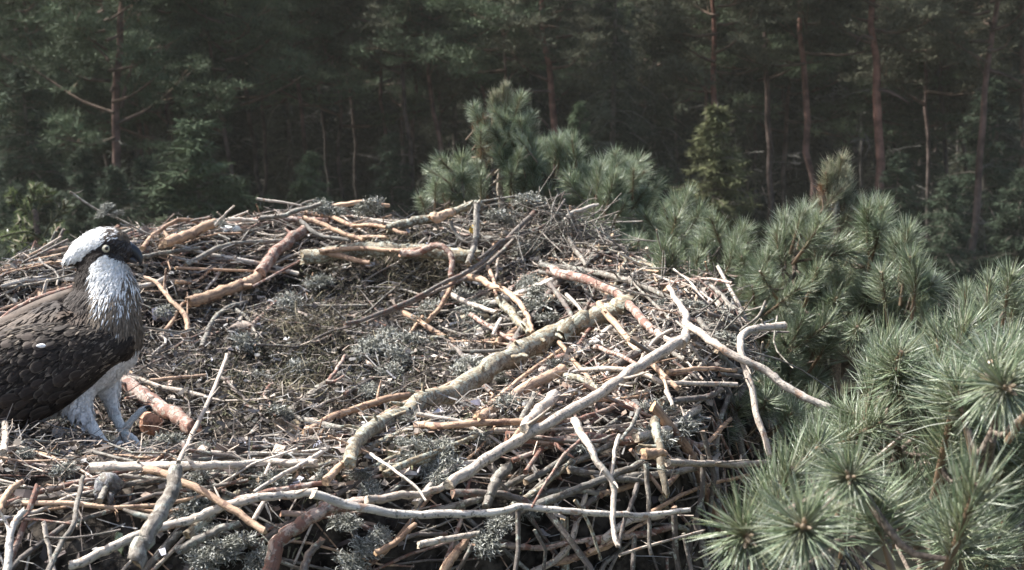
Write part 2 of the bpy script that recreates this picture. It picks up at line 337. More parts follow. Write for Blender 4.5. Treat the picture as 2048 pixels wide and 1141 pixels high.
for i, (u, D, var, s, tv, lb) in enumerate([
 (1235, 38, 0, 1.15, -190, 'tall old spruce with hanging grey-green boughs right of centre'),
 (1320, 41, 1, 1.3, -220, 'tall old spruce behind the hanging-boughed one, nearer the red-topped pine'),
 (1480, 52, 1, 1.3, -120, 'dark spruce between the red-topped pine and the tall grey trunk'),
 (1060, 50, 0, 1.2, -160, 'dark spruce behind the crooked reddish pine'),
 (905, 56, 1, 1.25, -140, 'dim spruce left of the small pine top, deep in the wood'),
 (40, 38, 4, 1.1, 120, 'bushy dark spruce in the lower left forest edge'),
 (160, 34, 4, .9, 290, 'low spreading spruce under the forked pine'),
 (20, 31, 4, .9, 360, 'low bushy spruce behind the pale young spruce tip at the left edge'),
 (225, 31, 4, .8, 325, 'low bushy spruce hiding the foot of the forked pine'),
 (540, 34, 4, .7, 385, 'low spruce half hidden by the back rim, left of the dark hollow'),
 (285, 36, 4, .9, 310, 'low spruce between the forked pine and the left young spruce'),
 (1800, 36, 4, .75, 300, 'low bushy conifer right of the thick red-barked pine'),
 (1900, 34, 4, .7, 350, 'low bushy conifer under the right-hand slim trunks'),
 (1990, 44, 4, 1.2, 150, 'taller dark conifer near the right edge'),
 (1840, 50, 4, 1.2, 190, 'dark conifer behind the low bushy one on the right'),
 (780, 44, 4, .9, 260, 'dim conifer low between the two centre-left trunks'),
 (2050, 36, 4, .9, 330, 'low conifer cut off by the right edge'),
 (1330, 37, 4, .8, 330, 'low dark conifer beneath the tall old spruces'),
 (480, 42, 4, .8, 350, 'low dark conifer right of the left young spruce'),
 (-40, 42, 0, 1.1, -160, 'tall dark spruce cut off by the left edge'),
 (110, 52, 1, 1.3, -170, 'tall spruce behind the leftmost pines'),
 (330, 58, 0, 1.3, -150, 'tall spruce behind the forked pine'),
 (560, 62, 1, 1.4, -130, 'tall spruce far behind the dark hollow'),
 (2010, 58, 0, 1.3, -140, 'tall spruce behind the right edge pines')]):
    spruce(u, D, var, s, tv, lb, fat=1.5 if var == 4 else 1.)
for i, (u, D, var, cz, cs, tx) in enumerate([(20, 46, 0, -5.5, 1.2, 'left edge'), (200, 52, 1, -4.5, 1.2, 'forked pine'), (340, 44, 0, -4.5, 1.1, 'left young spruce'), (520, 54, 1, -3, 1.2, 'leaning grey trunk'),
    (680, 50, 0, -3.5, 1.15, 'dark hollow'), (880, 52, 2, -3, 1.2, 'reddish left-centre trunk'), (1010, 42, 1, -1.2, 1.1, 'small pine top'), (1280, 55, 3, -3, 1.2, 'old hanging spruces'), (1500, 54, 2, -2.2, 1.1, 'tall grey trunk'), (1850, 48, 3, -2.4, 1.2, 'red-barked pine'), (1930, 54, 2, -4, 1.2, 'slanting trunk'), (2040, 50, 1, -2.4, 1.2, 'right edge')]):
    FP(u, 100, u + 5, 300, 7, D, var, .3, 'broad leafy pine crown filling the canopy behind the ' + tx, cz=cz, cs=cs)
# deep wood: nobody can tell these apart
deep = MB()
def grab(me):
    v = np.zeros(len(me.vertices) * 3, np.float32); me.vertices.foreach_get('co', v); f = np.zeros(len(me.loops), np.int32); me.loops.foreach_get('vertex_index', f)
    return v.reshape(-1, 3), f.reshape(-1, 3)
gv, gf = grab(SC[1][0])
sub = rng.random(len(gf)) < .5; gf = gf[sub]; gv2 = gv[gf.ravel()].copy(); 
for row, (D, n) in enumerate(((74, 26), (84, 32), (96, 38), (112, 44))):
    for i in range(n):
        x = (i / (n - 1) - .5) * D * 1.35 + rng.uniform(-1, 1); a = rng.uniform(0, 6.3); s = rng.uniform(1.2, 1.5)
        if row < 2 and .27 < x / D < .36: continue
        tri = gv2.reshape(-1, 3, 3); cen = tri.mean(1, keepdims=True); tri = cen + (tri - cen) * np.array([4.2, 4.2, 3.2])
        q = tri.reshape(-1, 3); ca, sa = math.cos(a), math.sin(a)
        q = np.stack([q[:, 0] * ca - q[:, 1] * sa, q[:, 0] * sa + q[:, 1] * ca, q[:, 2]], 1) * s
        deep.add(q + [x, D + rng.uniform(-3, 3), GROUND], np.arange(len(q)).reshape(-1, 3), None, np.array([.034, .04, .028]) * rng.uniform(.7, 1.2))
        tube(deep, crom([[x, D, GROUND], [x, D, GROUND + 8]], 3), .2, 5, (.10, .085, .07))
o = deep.obj('distant_wood', M['far_leaf'], smooth=False); tag(o, 'dark mass of forest far behind the first trunks', kind='stuff')
PT = []
for i in range(70):
    D = rng.uniform(50, 85); x = rng.uniform(-.5, .55) * D; u = CU + x / D * F
    if 1640 < u < 1740 : continue
    PT.append((u, D))
for u, D in PT[:46]:
    FP(u, 100, u + (CU - u) * .01 + rng.uniform(-8, 8), 300, rng.uniform(.14, .24) * F / D, D, int(rng.integers(0, 4)), rng.uniform(.1, .5), 'dim pine deep in the wood behind the front trunks', cz=rng.uniform(-5, -.5), cs=1.15, group='dim pines deep in the wood')

# ================================================================== THE NEST
nest = empty('osprey_nest', (float(NC[0]), float(NC[1]), -.3)); NOFF = np.array([NC[0], NC[1], -.3])
tag(nest, 'broad osprey nest piled from bare crooked sticks, bark, lichen and moss', 'nest')
def nobj(mb, name, mat, kind=None, label=None, smooth=True):
    for i in range(len(mb.v)): mb.v[i] = mb.v[i] - NOFF
    o = mb.obj(name, mat, nest, smooth, kind)
    if label: o['label'] = label
    return o
bed = MB(); gx = np.linspace(-2.1, 1.1, 250); gy = np.linspace(.7, 4.0, 250); X, Y = np.meshgrid(gx, gy)
Zb = h(X, Y) - .012 + .007 * np.sin(X * 90 + 3 * np.sin(Y * 50)) * np.sin(Y * 80) + rng.normal(0, .0035, X.shape)
rr = np.hypot(X - NC[0], Y - NC[1]); Zb = np.where(rr > 1.42, Zb - 0, Zb); idx = np.arange(X.size).reshape(X.shape)
q = np.stack([idx[:-1, :-1], idx[:-1, 1:], idx[1:, 1:], idx[1:, :-1]], -1).reshape(-1, 4); q = q[(rr.ravel()[q] < 1.72).all(1)]
cb = np.array([.038, .032, .026]) * rng.uniform(.5, 1.6, (X.size, 1)); bed.add(np.stack([X, Y, Zb], -1).reshape(-1, 3), None, q, cb)
nobj(bed, 'nest_bed', M['bed'], label='dark matted bed of moss, soil and rotted twigs')
CL = {'O': [(.50, .34, .225), (.56, .40, .28), (.40, .27, .18)], 'P': [(.55, .485, .41), (.48, .415, .345), (.61, .56, .49)], 'G': [(.24, .22, .19), (.29, .26, .22), (.2, .19, .17)],
      'L': [(.27, .235, .17), (.22, .19, .14), (.33, .27, .18)], 'R': [(.37, .28, .23), (.44, .36, .31)], 'D': [(.15, .13, .115), (.19, .165, .145)]}
CAPC = {'O': (.55, .37, .22), 'P': (.6, .5, .38), 'G': (.4, .3, .2), 'L': (.45, .35, .22), 'R': (.5, .3, .2), 'D': (.3, .2, .14)}
def jit(c, s=.12): return np.array(c) * rng.uniform(1 - s, 1 + s)
def make_stick(mb, p, r, typ, side=True, k=None, rough=.05):
    L = np.linalg.norm(np.diff(p, axis=0), axis=1).sum(); n = len(p)
    c = jit(random.choice(CL[typ])); rm = float(np.max(r))
    if k is None: k = 12 if rm > .009 else 8 if rm > .004 else 6
    # tone drifts along the stick: bark here, bare wood there
    c2 = jit(random.choice(CL[typ]), .2); ph = rng.uniform(0, 6); m = (.5 + .5 * np.sin(np.linspace(0, 9, n) * L + ph))[:, None]
    tube(mb, p, r, k, c * m + c2 * (1 - m), CAPC[typ], rough=rough)
    if side:
        for q in range(int(L * rng.uniform(5, 12))):
            i = rng.integers(1, n - 1); d = rng.normal(0, 1, 3); t = p[i] - p[i - 1]; t /= np.linalg.norm(t) + 1e-9; d -= t * np.dot(d, t); d /= np.linalg.norm(d); d[2] = abs(d[2]) * .6
            rl = float(r[i]) if np.ndim(r) else r; ln = rl * rng.uniform(1.3, 4.5) if rng.random() < .75 else rl * rng.uniform(5, 10)
            ln = min(ln, .03 if rl > .009 else .06); e = p[i] + (d + t * rng.uniform(0, .8)) * (rl * .8 + ln)
            tube(mb, crom([p[i], (p[i] + e) / 2 + rng.normal(0, rl * .2, 3), e], 4), np.array([.5, .42, .34, .2]) * rl * rng.uniform(.5, 1), 6, c * .9, CAPC[typ], rough=.05)
NSTICK = 0; HERO = []
def proj(p):
    d = np.asarray(p) - CAMP; z = d[:, 1] * cp - d[:, 2] * sp; return np.column_stack([CU + d[:, 0] / z * F, CV - (d[:, 1] * sp + d[:, 2] * cp) / z * F, z])
def covers(p):
    q = proj(p); H = HEROA; dist = np.hypot(q[:, None, 0] - H[None, :, 0], q[:, None, 1] - H[None, :, 1]); return ((dist < H[None, :, 3] + 5) & (q[:, None, 2] < H[None, :, 2] - .025)).any()
def S(pts, w, typ, lift=0, dep=None, label=None, fork=None, w2=None, nbump=True):
    """one stick traced over the nest: pts in the photo, laid on the nest's surface"""
    global NSTICK
    pts = [tuple(map(float, q)) for q in pts]; D = [hit(u, v) for u, v in pts]
    if dep is not None: D = [dep if d is None or dep < 90 else d for d in D]
    ok = [d for d in D if d is not None]
    if not ok: D = [3.3] * len(D)
    for i in range(len(D)):
        if D[i] is None: j = min((abs(i - k), k) for k in range(len(D)) if D[k] is not None)[1]; D[i] = D[j]
    x = np.concatenate([[0], np.cumsum([math.hypot(pts[i + 1][0] - pts[i][0], pts[i + 1][1] - pts[i][1]) for i in range(len(pts) - 1)])]); x = x / x[-1]
    # straighten depths: fit a line to the depths, then keep it in front of the surface
    A = np.polyfit(x, D, 1) if len(D) > 2 else np.polyfit(x, D, 1); lin = np.polyval(A, x)
    D = np.array(D); sh = max(0, float(np.max(lin - D))); dd = np.minimum(.35 * D + .65 * (lin - sh * .75), D)
    rm = w / 2 / F * dd.mean(); dd = dd - rm * 1.6 - lift * 2.0
    p = np.array([P(u, v, t) for (u, v), t in zip(pts, dd)]); n = max(8, int(x.size * 5 + w * .3)); p = crom(p, n)
    L = np.linalg.norm(np.diff(p, axis=0), axis=1).sum()
    wob = np.cumsum(rng.normal(0, 1, (n, 3)), 0); wob -= np.linspace(0, 1, n)[:, None] * wob[-1]; p = p + wob * rm * .12
    w2 = w * .72 if w2 is None else w2; Df = np.interp(np.linspace(0, 1, n), x, dd)
    r = np.linspace(w, w2, n) / 2 / F * Df * (1 + .045 * np.sin(np.arange(n) * 1.7 + rng.uniform(0, 6)) * rng.uniform(.4, 1, n))
    mb = MB(); make_stick(mb, p, r, typ, side=nbump)
    if w >= 10:
        HERO.append(np.column_stack([proj(crom(p, 30)), np.full(30, w / 2)]))
    for fk in (fork or []):
        (fi, fp, fw) = fk; q = [np.array(p[int(fi * (n - 1))])] + [P(u, v, dd[min(len(dd) - 1, int(round(fi * (len(dd) - 1))))] - .01 * k) for k, (u, v) in enumerate(fp)]
        tube(mb, crom(q, 8), np.linspace(fw, fw * .5, 8) / 2 / F * dd.mean(), 8, jit(random.choice(CL[typ])), CAPC[typ], rough=.05)
    o = nobj(mb, 'stick', M[typ], label=label); NSTICK += 1; return o
# --- back rim and left
S([(140,384),(190,418),(235,438),(300,470)],5,'G',dep=2.75,label='thin grey twig sticking out behind the osprey head',fork=[(.62,[(262,455),(270,480)],3)])
S([(285,497),(315,465),(350,443),(375,441),(405,452)],10,'O',lift=.02,label='arched orange twig beside the osprey beak')
S([(326,490),(380,468),(430,446)],20,'O',lift=.04,w2=19,label='short thick bright orange peeled stick on the left back rim')
S([(430,452),(448,432),(468,412)],6,'P',lift=.03,dep=2.95)
S([(272,517),(290,513),(350,503),(400,496)],10,'G',lift=.015)
S([(325,530),(360,512),(395,500),(420,492)],8,'R')
S([(366,673),(374,655),(370,630),(350,605),(325,578),(315,567),(290,555)],12,'O',lift=.02,w2=7,label='forked curling orange twig right of the osprey breast',fork=[(.7,[(330,560),(332,538)],7)])
S([(350,565),(390,562),(430,535)],8,'O')
S([(445,510),(440,540),(412,580)],8,'P')
S([(375,607),(440,588),(500,562),(522,545)],24,'O',lift=.015,w2=22,label='thick orange branch lying diagonally left of centre')
S([(518,548),(560,502),(612,458)],24,'R',lift=.02,w2=22,label='thick mottled branch rising to the back rim')
S([(318,675),(345,642),(360,615),(392,590)],9,'O',lift=.02)
S([(405,695),(425,650),(450,620),(492,605)],12,'G',lift=.015)
S([(500,655),(530,625),(570,590)],10,'R',lift=.01)
S([(350,537),(450,540),(572,545)],6,'O',lift=.02)
S([(513,398),(560,403),(602,412)],6,'P',dep=3.35,label='thin pale twig with a knob poking out over the back rim')
S([(600,412),(625,402),(650,408),(662,420)],5,'G',dep=3.4)
S([(520,438),(570,433),(600,420),(642,408)],11,'G',lift=.03)
S([(455,440),(515,442)],9,'P',lift=.03)
S([(638,428),(665,412),(700,404),(730,402),(778,412)],11,'O',lift=.05,label='bowed orange stick along the top of the back rim')
S([(612,425),(660,432),(700,447),(760,452),(815,468)],10,'O',lift=.04)
S([(606,436),(650,452),(690,468),(725,480)],11,'O',lift=.05)
S([(600,442),(640,470),(705,482)],10,'G',lift=.03)
S([(700,479),(740,474),(775,475)],9,'O',lift=.02)
S([(640,485),(665,498),(700,500),(735,497),(754,478)],5,'P',lift=.05,label='thin pale wishbone-shaped twig on the back rim')
S([(605,514),(700,506),(800,508),(870,512),(952,514)],30,'L',lift=.03,w2=28,label='long thick greenish log across the back of the nest')
S([(640,503),(720,497),(800,500),(860,494)],10,'O',lift=.07)
S([(800,506),(840,503),(868,493),(892,500),(907,525),(902,552)],15,'R',lift=.08,label='hooked reddish branch curling over the end of the thick log')
S([(645,506),(690,518),(738,526)],13,'O',lift=.06)
S([(505,575),(560,545),(600,522),(640,505)],6,'R',lift=.03)
S([(775,457),(830,440),(880,430),(940,413),(962,406)],20,'L',lift=.07,w2=15,label='pale lichen-coated branch rising right along the back rim')
S([(868,436),(890,428),(905,424)],22,'O',lift=.09,w2=14)
S([(953,408),(951,450),(948,490),(936,528)],13,'G',lift=.10,w2=12,label='upright whitish grey stick at the back centre')
S([(1012,468),(990,488),(984,505)],8,'O',lift=.04)
S([(1008,462),(1016,472)],15,'P',lift=.07)
S([(900,440),(912,470),(935,486),(958,474)],8,'G',lift=.05)
S([(1070,425),(1000,490),(950,535),(895,562),(810,602),(740,632),(690,648)],11,'D',lift=.08,w2=8,label='long dark branch slanting across the back right')
S([(1060,445),(1010,500),(950,547),(880,582),(800,617),(735,645)],9,'D',lift=.07)
S([(902,550),(900,575),(880,610),(856,642)],12,'O',lift=.05)
S([(895,583),(930,603),(992,624)],12,'P',lift=.05)
S([(928,556),(960,560),(985,572),(1012,578),(1040,600),(1056,628),(1065,665)],14,'O',lift=.06,w2=9,label='wavy orange stick right of the upright grey one')
S([(975,530),(985,560),(992,592)],9,'O',lift=.07)
S([(1000,505),(996,530),(990,560)],7,'P',lift=.05)
S([(1000,600),(1030,640),(1058,668)],20,'L',lift=.04)
S([(1098,568),(1120,600),(1138,625),(1150,650)],12,'D',lift=.05)
S([(1133,588),(1150,606),(1166,628)],8,'P',lift=.06)
S([(1082,531),(1150,540),(1250,560),(1330,590),(1392,612)],14,'G',lift=.03,label='long silver grey stick along the right back rim')
S([(1080,545),(1180,560),(1260,585),(1340,600)],9,'G',lift=.02)
S([(1100,540),(1140,552),(1190,565),(1230,582),(1262,612),(1300,650),(1325,672)],19,'R',lift=.05,w2=17,label='bent mottled reddish branch on the right back rim')
S([(1318,668),(1345,688),(1366,698)],15,'P',lift=.05)
# --- big log and centre
S([(1252,612),(1200,630),(1130,668)],40,'L',lift=.07,w2=38,label='broken upper end of the great log, tan bark')
S([(1135,662),(1060,702),(985,745),(905,792),(820,835),(750,875),(700,925)],44,'L',lift=.055,w2=26,label='great lichen-crusted log lying diagonally across the nest')
S([(1140,700),(1175,690),(1225,655)],17,'P',lift=.08)
S([(1112,716),(1150,704),(1192,693),(1212,702),(1272,728)],11,'R',lift=.06)
S([(1125,738),(1060,770),(1010,803),(955,835)],22,'O',lift=.05,w2=18)
S([(1108,790),(1078,825),(1048,858)],24,'P',lift=.09,w2=20,label='short stout stick with a bare rounded white end')
S([(1048,856),(1030,875),(1015,892)],16,'O',lift=.07)
S([(1372,680),(1330,706),(1290,735),(1200,795),(1120,845),(1030,892),(965,935),(900,968)],22,'P',lift=.085,w2=23,label='long pale peeled branch running diagonally at the right')
S([(1364,690),(1376,660),(1370,625),(1346,590),(1338,575)],19,'P',lift=.10,w2=10,label='bright curved bare stick standing at the right rim')
S([(1340,580),(1338,556)],5,'G',lift=.1)
S([(1378,690),(1392,705),(1412,732)],8,'G',lift=.05)
S([(832,850),(900,850),(1000,846),(1130,835)],16,'O',lift=.035)
S([(608,866),(660,840),(720,815),(800,790),(872,780)],17,'O',lift=.045,w2=13,label='long orange stick emerging from under the great log on its left')
S([(1160,740),(1230,738),(1290,750),(1340,766),(1472,770)],11,'P',lift=.06,w2=10)
S([(1335,744),(1400,738),(1472,742)],10,'O',lift=.06)
S([(1325,804),(1400,797),(1444,780)],15,'D',lift=.06)
S([(1376,652),(1420,680),(1460,710),(1520,740),(1560,770),(1620,800),(1655,814)],17,'P',lift=.09,w2=15,label='long grey stick jutting out to the right past the rim')
S([(1572,652),(1525,657),(1492,668),(1482,700),(1492,750),(1512,830),(1540,912)],17,'P',lift=.10,w2=12,label='bare pale stick bent over the right edge of the nest',fork=[(.32,[(1470,700),(1455,690)],8)])
S([(1532,603),(1515,635),(1480,662)],6,'G',lift=.06)
S([(1332,782),(1345,812)],10,'P',lift=.08); S([(1322,752),(1332,770),(1335,792)],8,'O',lift=.08)
S([(1345,660),(1310,682),(1280,722)],8,'P',lift=.06)
S([(1100,748),(1160,758),(1205,785)],16,'L',lift=.05)
S([(1330,620),(1290,640),(1250,650)],9,'D',lift=.04)
S([(1170,800),(1230,800),(1300,790)],12,'O',lift=.03); S([(1240,810),(1180,835),(1100,850)],12,'R',lift=.03)
# --- lower left and front
S([(252,770),(300,802),(345,830),(387,858)],30,'R',lift=.015,w2=30,label='stout mottled pinkish stick lying behind the osprey feet')
S([(357,925),(385,870),(420,800),(454,710)],10,'P',lift=.12,w2=8,label='slender pale stick standing nearly upright left of centre')
S([(182,935),(300,935),(400,936),(520,928),(632,926)],20,'P',lift=.05,w2=15,label='long straight pale stick lying level in front of the osprey')
S([(292,938),(350,955),(420,990),(480,1030),(528,1062)],16,'O',lift=.06,w2=14)
S([(273,1128),(300,1060),(330,1000),(354,938)],36,'G',lift=.12,w2=27,label='thick broken upright stub in the left foreground')
S([(642,905),(580,940),(508,985)],10,'P',lift=.07)
S([(140,1130),(220,1090),(300,1062),(400,1030),(470,1002),(560,988),(632,984)],20,'P',lift=.05,w2=17,label='long curved pale branch across the lower left foreground')
S([(625,984),(700,1008),(800,1030),(900,1026),(1000,1028),(1050,1020),(1150,1028),(1290,1030),(1380,1020)],19,'P',lift=.10,w2=10,label='long white wavy branch lying level along the front of the nest',nbump=False)
S([(525,1160),(560,1080),(602,1045),(670,1014),(730,1006)],32,'R',lift=.04,w2=24,label='thick reddish branch rising from the bottom edge')
S([(470,1002),(560,980),(672,966)],14,'R',lift=.04)
S([(728,998),(780,995),(840,985),(905,965)],19,'P',lift=.05)
S([(650,965),(690,930),(722,898)],17,'O',lift=.05)
S([(742,908),(790,940),(832,972),(852,1002)],7,'P',lift=.07)
S([(358,1102),(420,1070),(478,1048)],20,'G',lift=.05)
S([(838,1090),(905,1078),(955,1068)],15,'P',lift=.06); S([(882,1150),(905,1110),(932,1080)],20,'O',lift=.05)
S([(605,1150),(620,1110),(645,1078)],18,'D',lift=.03); S([(750,1105),(790,1085),(830,1050)],14,'O',lift=.03)
S([(1148,842),(1170,890),(1192,930),(1222,972),(1226,1040),(1236,1092)],18,'P',lift=.12,w2=10,label='peeled stick hanging down the right front side')
S([(1160,880),(1130,905),(1100,950),(1064,1015)],8,'R',lift=.10)
S([(1070,1012),(1150,976),(1230,945),(1285,925)],18,'G',lift=.05)
S([(1240,870),(1228,920),(1222,965)],9,'P',lift=.09); S([(1278,820),(1262,850),(1240,882)],10,'G',lift=.08)
S([(1290,925),(1298,1000),(1302,1110)],11,'G',lift=.10); S([(1308,840),(1322,930),(1332,990)],20,'L',lift=.07)
S([(1285,905),(1332,908)],24,'O',lift=.09,w2=12,label='bright orange broken stick end on the right front side')
S([(1335,925),(1430,926),(1535,926)],15,'P',lift=.09,w2=12); S([(1010,930),(990,970),(972,1014)],24,'G',lift=.04)
S([(905,988),(1000,990),(1072,1012)],18,'D',lift=.03); S([(1275,968),(1252,1035),(1238,1095)],11,'D',lift=.1)
S([(1240,1110),(1320,1085),(1405,1062)],6,'P',lift=.08)
S([(-5,1025),(20,988),(43,965)],15,'O',lift=.08); S([(12,1150),(20,1080),(32,1040),(50,1020)],17,'P',lift=.09,fork=[(.6,[(12,1045),(-8,1015)],9)])
S([(5,905),(9,860),(10,815)],15,'P',lift=.10); S([(95,1150),(120,1090),(150,1040),(166,955)],13,'G',lift=.07)
S([(88,1045),(98,1090),(112,1150)],10,'P',lift=.06); S([(1150,1000),(1180,1050),(1202,1120)],8,'L',lift=.08)
S([(940,630),(1000,665),(1062,702)],10,'R',lift=.03); S([(1003,638),(985,672)],10,'P',lift=.05); S([(845,635),(820,668)],9,'O',lift=.04)
S([(655,765),(672,742),(690,712)],9,'R',lift=.04,fork=[(.0,[(670,763),(688,752)],8)]); S([(300,762),(350,758),(412,750)],8,'O',lift=.02)
S([(370,530),(430,500),(480,490),(585,480)],12,'G',lift=.015); S([(395,512),(450,520),(512,520)],7,'D',lift=.015)
S([(860,702),(940,705),(1010,700)],10,'G',lift=.03); S([(-10,650),(60,606),(145,575)],14,'R',lift=.05,dep=2.45); S([(-10,578),(60,568),(150,548)],6,'G',dep=2.7); S([(85,592),(95,560)],8,'P',dep=2.5)
S([(1200,462),(1215,478),(1232,502)],6,'G',lift=.03); S([(1130,442),(1148,424),(1196,410)],9,'P',lift=.06,dep=3.3); S([(1146,438),(1140,412)],7,'O',dep=3.25)
S([(1136,478),(1155,505),(1172,532)],11,'G',lift=.05); S([(1196,500),(1170,534)],9,'G',lift=.05)
S([(930,410),(1000,398),(1060,388)],5,'G',dep=3.5); S([(955,520),(1010,480),(1090,452),(1130,400)],7,'D',lift=.1)
S([(460,610),(500,640),(520,690)],7,'G',lift=.01); S([(585,700),(640,680),(700,650)],10,'D',lift=.01); S([(510,690),(560,692),(600,692),(660,665),(700,655)],6,'D',lift=.02)
S([(560,850),(640,780),(680,750)],22,'G',lift=.0); S([(500,870),(560,800),(620,770)],9,'D',lift=.01)
S([(570,930),(700,890),(780,870)],13,'D',lift=.02); S([(770,950),(860,905),(960,870)],15,'L',lift=.02); S([(800,900),(900,880),(985,865)],11,'G',lift=.02)
S([(760,935),(850,920),(905,900)],12,'L',lift=.02); S([(690,790),(780,740),(860,700)],10,'D',lift=.01)
S([(1195,640),(1160,690),(1130,720)],10,'R',lift=.06); S([(1230,660),(1270,680),(1330,700),(1370,720)],12,'G',lift=.03)
S([(1290,700),(1340,720),(1400,760)],9,'D',lift=.03); S([(1400,640),(1440,690),(1475,720)],12,'G',lift=.05); S([(1340,640),(1300,600),(1270,570)],7,'G',lift=.05)
S([(1440,750),(1500,760),(1545,800)],9,'D',lift=.03); S([(1110,650),(1090,690),(1060,720)],12,'R',lift=.02); S([(1020,870),(1100,880),(1190,885),(1230,870)],10,'D',lift=.05)
S([(200,1000),(220,960),(190,945)],14,'G',lift=.03); S([(40,890),(60,880),(150,890),(210,900)],8,'G',lift=.04); S([(120,885),(180,900),(215,960)],16,'G',lift=.0)
S([(90,1075),(160,1075),(240,1060)],5,'D',lift=.09); S([(540,925),(530,950)],8,'P',lift=.09)
TRACED = NSTICK; HEROA = np.vstack(HERO)
# --- random sticks: individual parts first, then small ones joined
def rand_stick(L, r, seglen=.05, zoff=(0, .03), bend=.25, region=None, front=False):
    while True:
        a = R(rng.uniform(-120, 35)) if front else rng.uniform(0, 2 * math.pi); rad = NR * math.sqrt(rng.uniform(*(region or (.1, 1.15)))) * float(rfac((a + math.pi) % (2 * math.pi) - math.pi)); c = NC + rad * np.array([math.cos(a), math.sin(a)])
        if c[1] > .8: break
    tang = a + math.pi / 2 + rng.normal(0, .6) if not front or rng.random() < .45 else R(rng.normal(50, 22)); n = max(5, int(L / seglen)); s = (np.linspace(-.5, .5, n)) * L
    d = np.array([math.cos(tang), math.sin(tang)]); nrm = np.array([-d[1], d[0]])
    curve = bend * (s / L) ** 2 * L * rng.normal(0, 1) + np.cumsum(rng.normal(0, .006, n))
    xy = c + d * s[:, None] + nrm * curve[:, None]; z = h(xy[:, 0], xy[:, 1]); lin = np.polyval(np.polyfit(s, z, 1), s)
    lin = lin + max(0, (z - lin).max() * .6) ; zz = np.maximum(.55 * lin + .45 * z, z - .01) + r + rng.uniform(*zoff)
    p = np.column_stack([xy, zz])
    if (np.hypot((xy[:, 0] + .80) / 1.3, xy[:, 1] - 1.88) < .26).any() or zz.max() > .335 or (zz - z)[[0, -1]].max() > .22: return rand_stick(L, r, seglen, zoff, bend, region, front)
    return p + np.column_stack([np.zeros((n, 2)), rng.normal(0, .15, n) * r])
for i in range(74):
    u = rng.uniform(560, 1430); v = rng.uniform(640, 1110) if i % 3 else rng.uniform(450, 700)
    if v < 700: u = rng.uniform(900, 1300)
    if u < 800 and v < 860: u += 350
    an = R(rng.normal(28, 16) if rng.random() < .68 else rng.uniform(-60, 80)); L = rng.uniform(90, 270); k_ = rng.normal(0, .09) * L
    a_ = (u - L / 2 * math.cos(an), v + L / 2 * math.sin(an)); b_ = (u + L / 2 * math.cos(an), v - L / 2 * math.sin(an)); m_ = (u + k_ * math.sin(an), v + k_ * math.cos(an))
    hs = [hit(*q_) for q_ in (a_, m_, b_)]
    if None in hs or max(hs) - min(hs) > .8: continue
    H_ = np.vstack(HERO); dist = np.array([np.hypot(H_[:, 0] - q_[0], H_[:, 1] - q_[1]).min() for q_ in (a_, m_, b_)])
    S([a_, m_, b_], rng.uniform(8, 19), random.choices('OPGLRD', (2.5, 3, 4, 3, 3, 1))[0], lift=rng.uniform(0, .012))
extra = 298 - NSTICK
for i in range(extra):
    L = rng.uniform(.18, .55); r = rng.uniform(.004, .0085) * (1.4 if rng.random() < .2 else 1); typ = random.choices('OPGLRD', (3, 4, 5, 3, 3, 2))[0]
    for tr in range(25):
      p = rand_stick(L, r, region=(.42, 1.6 if i % 3 else 1.25) if i % 14 else (.1, .5), zoff=(-.008, .022), front=i % 3 > 0)
      if not covers(p): break
    mb = MB(); n = len(p)
    make_stick(mb, p, r * np.linspace(1.1, .7, n), typ); nobj(mb, 'stick', M[typ])
for typ, cnt in (('O', 210), ('G', 380), ('R', 180), ('D', 240), ('P', 240)):
    mb = MB()
    for i in range(cnt):
        L = rng.uniform(.08, .42); r = rng.uniform(.0012, .0042); inn = rng.random() < .1
        p = rand_stick(L, r, .045, (-.005, .02), .35, (.05, .6) if inn else (.5, 1.5))
        if rng.random() < .8 and covers(p): continue
        make_stick(mb, p, r * np.linspace(1.1, .6, len(p)), typ, side=rng.random() < .5, k=5, rough=.06)
    nobj(mb, 'small_sticks', M[typ], 'stuff', {'O': 'many small orange twigs tangled in the nest', 'G': 'many small grey twigs tangled in the nest', 'R': 'many small reddish twigs tangled in the nest', 'D': 'many small dark twigs tangled in the nest', 'P': 'many small pale twigs tangled in the nest'}[typ])
# hanging sticks down the near right flank
mb = MB()
for i in range(60):
    a = R(rng.uniform(-75, 25)); r0 = NR * rng.uniform(.97, 1.06); c = NC + r0 * np.array([math.cos(a), math.sin(a)]); L = rng.uniform(.2, .55); n = 8
    dirn = np.array([math.cos(a) * .25 + rng.normal(0, .25), math.sin(a) * .25 + rng.normal(0, .25), -1]); dirn /= np.linalg.norm(dirn)
    p0 = np.array([c[0], c[1], h(c[0], c[1]) + .02]); s = np.linspace(0, L, n)[:, None]; p = p0 + dirn * s + rng.normal(0, .006, (n, 3)); p[:, :2] += (p[:, :2] - NC) * .05
    make_stick(mb, p, rng.uniform(.002, .006) * np.linspace(1, .6, n), 'D', k=6)
nobj(mb, 'hanging_twigs', M['G'], 'stuff', 'loose twigs hanging down the side of the nest')
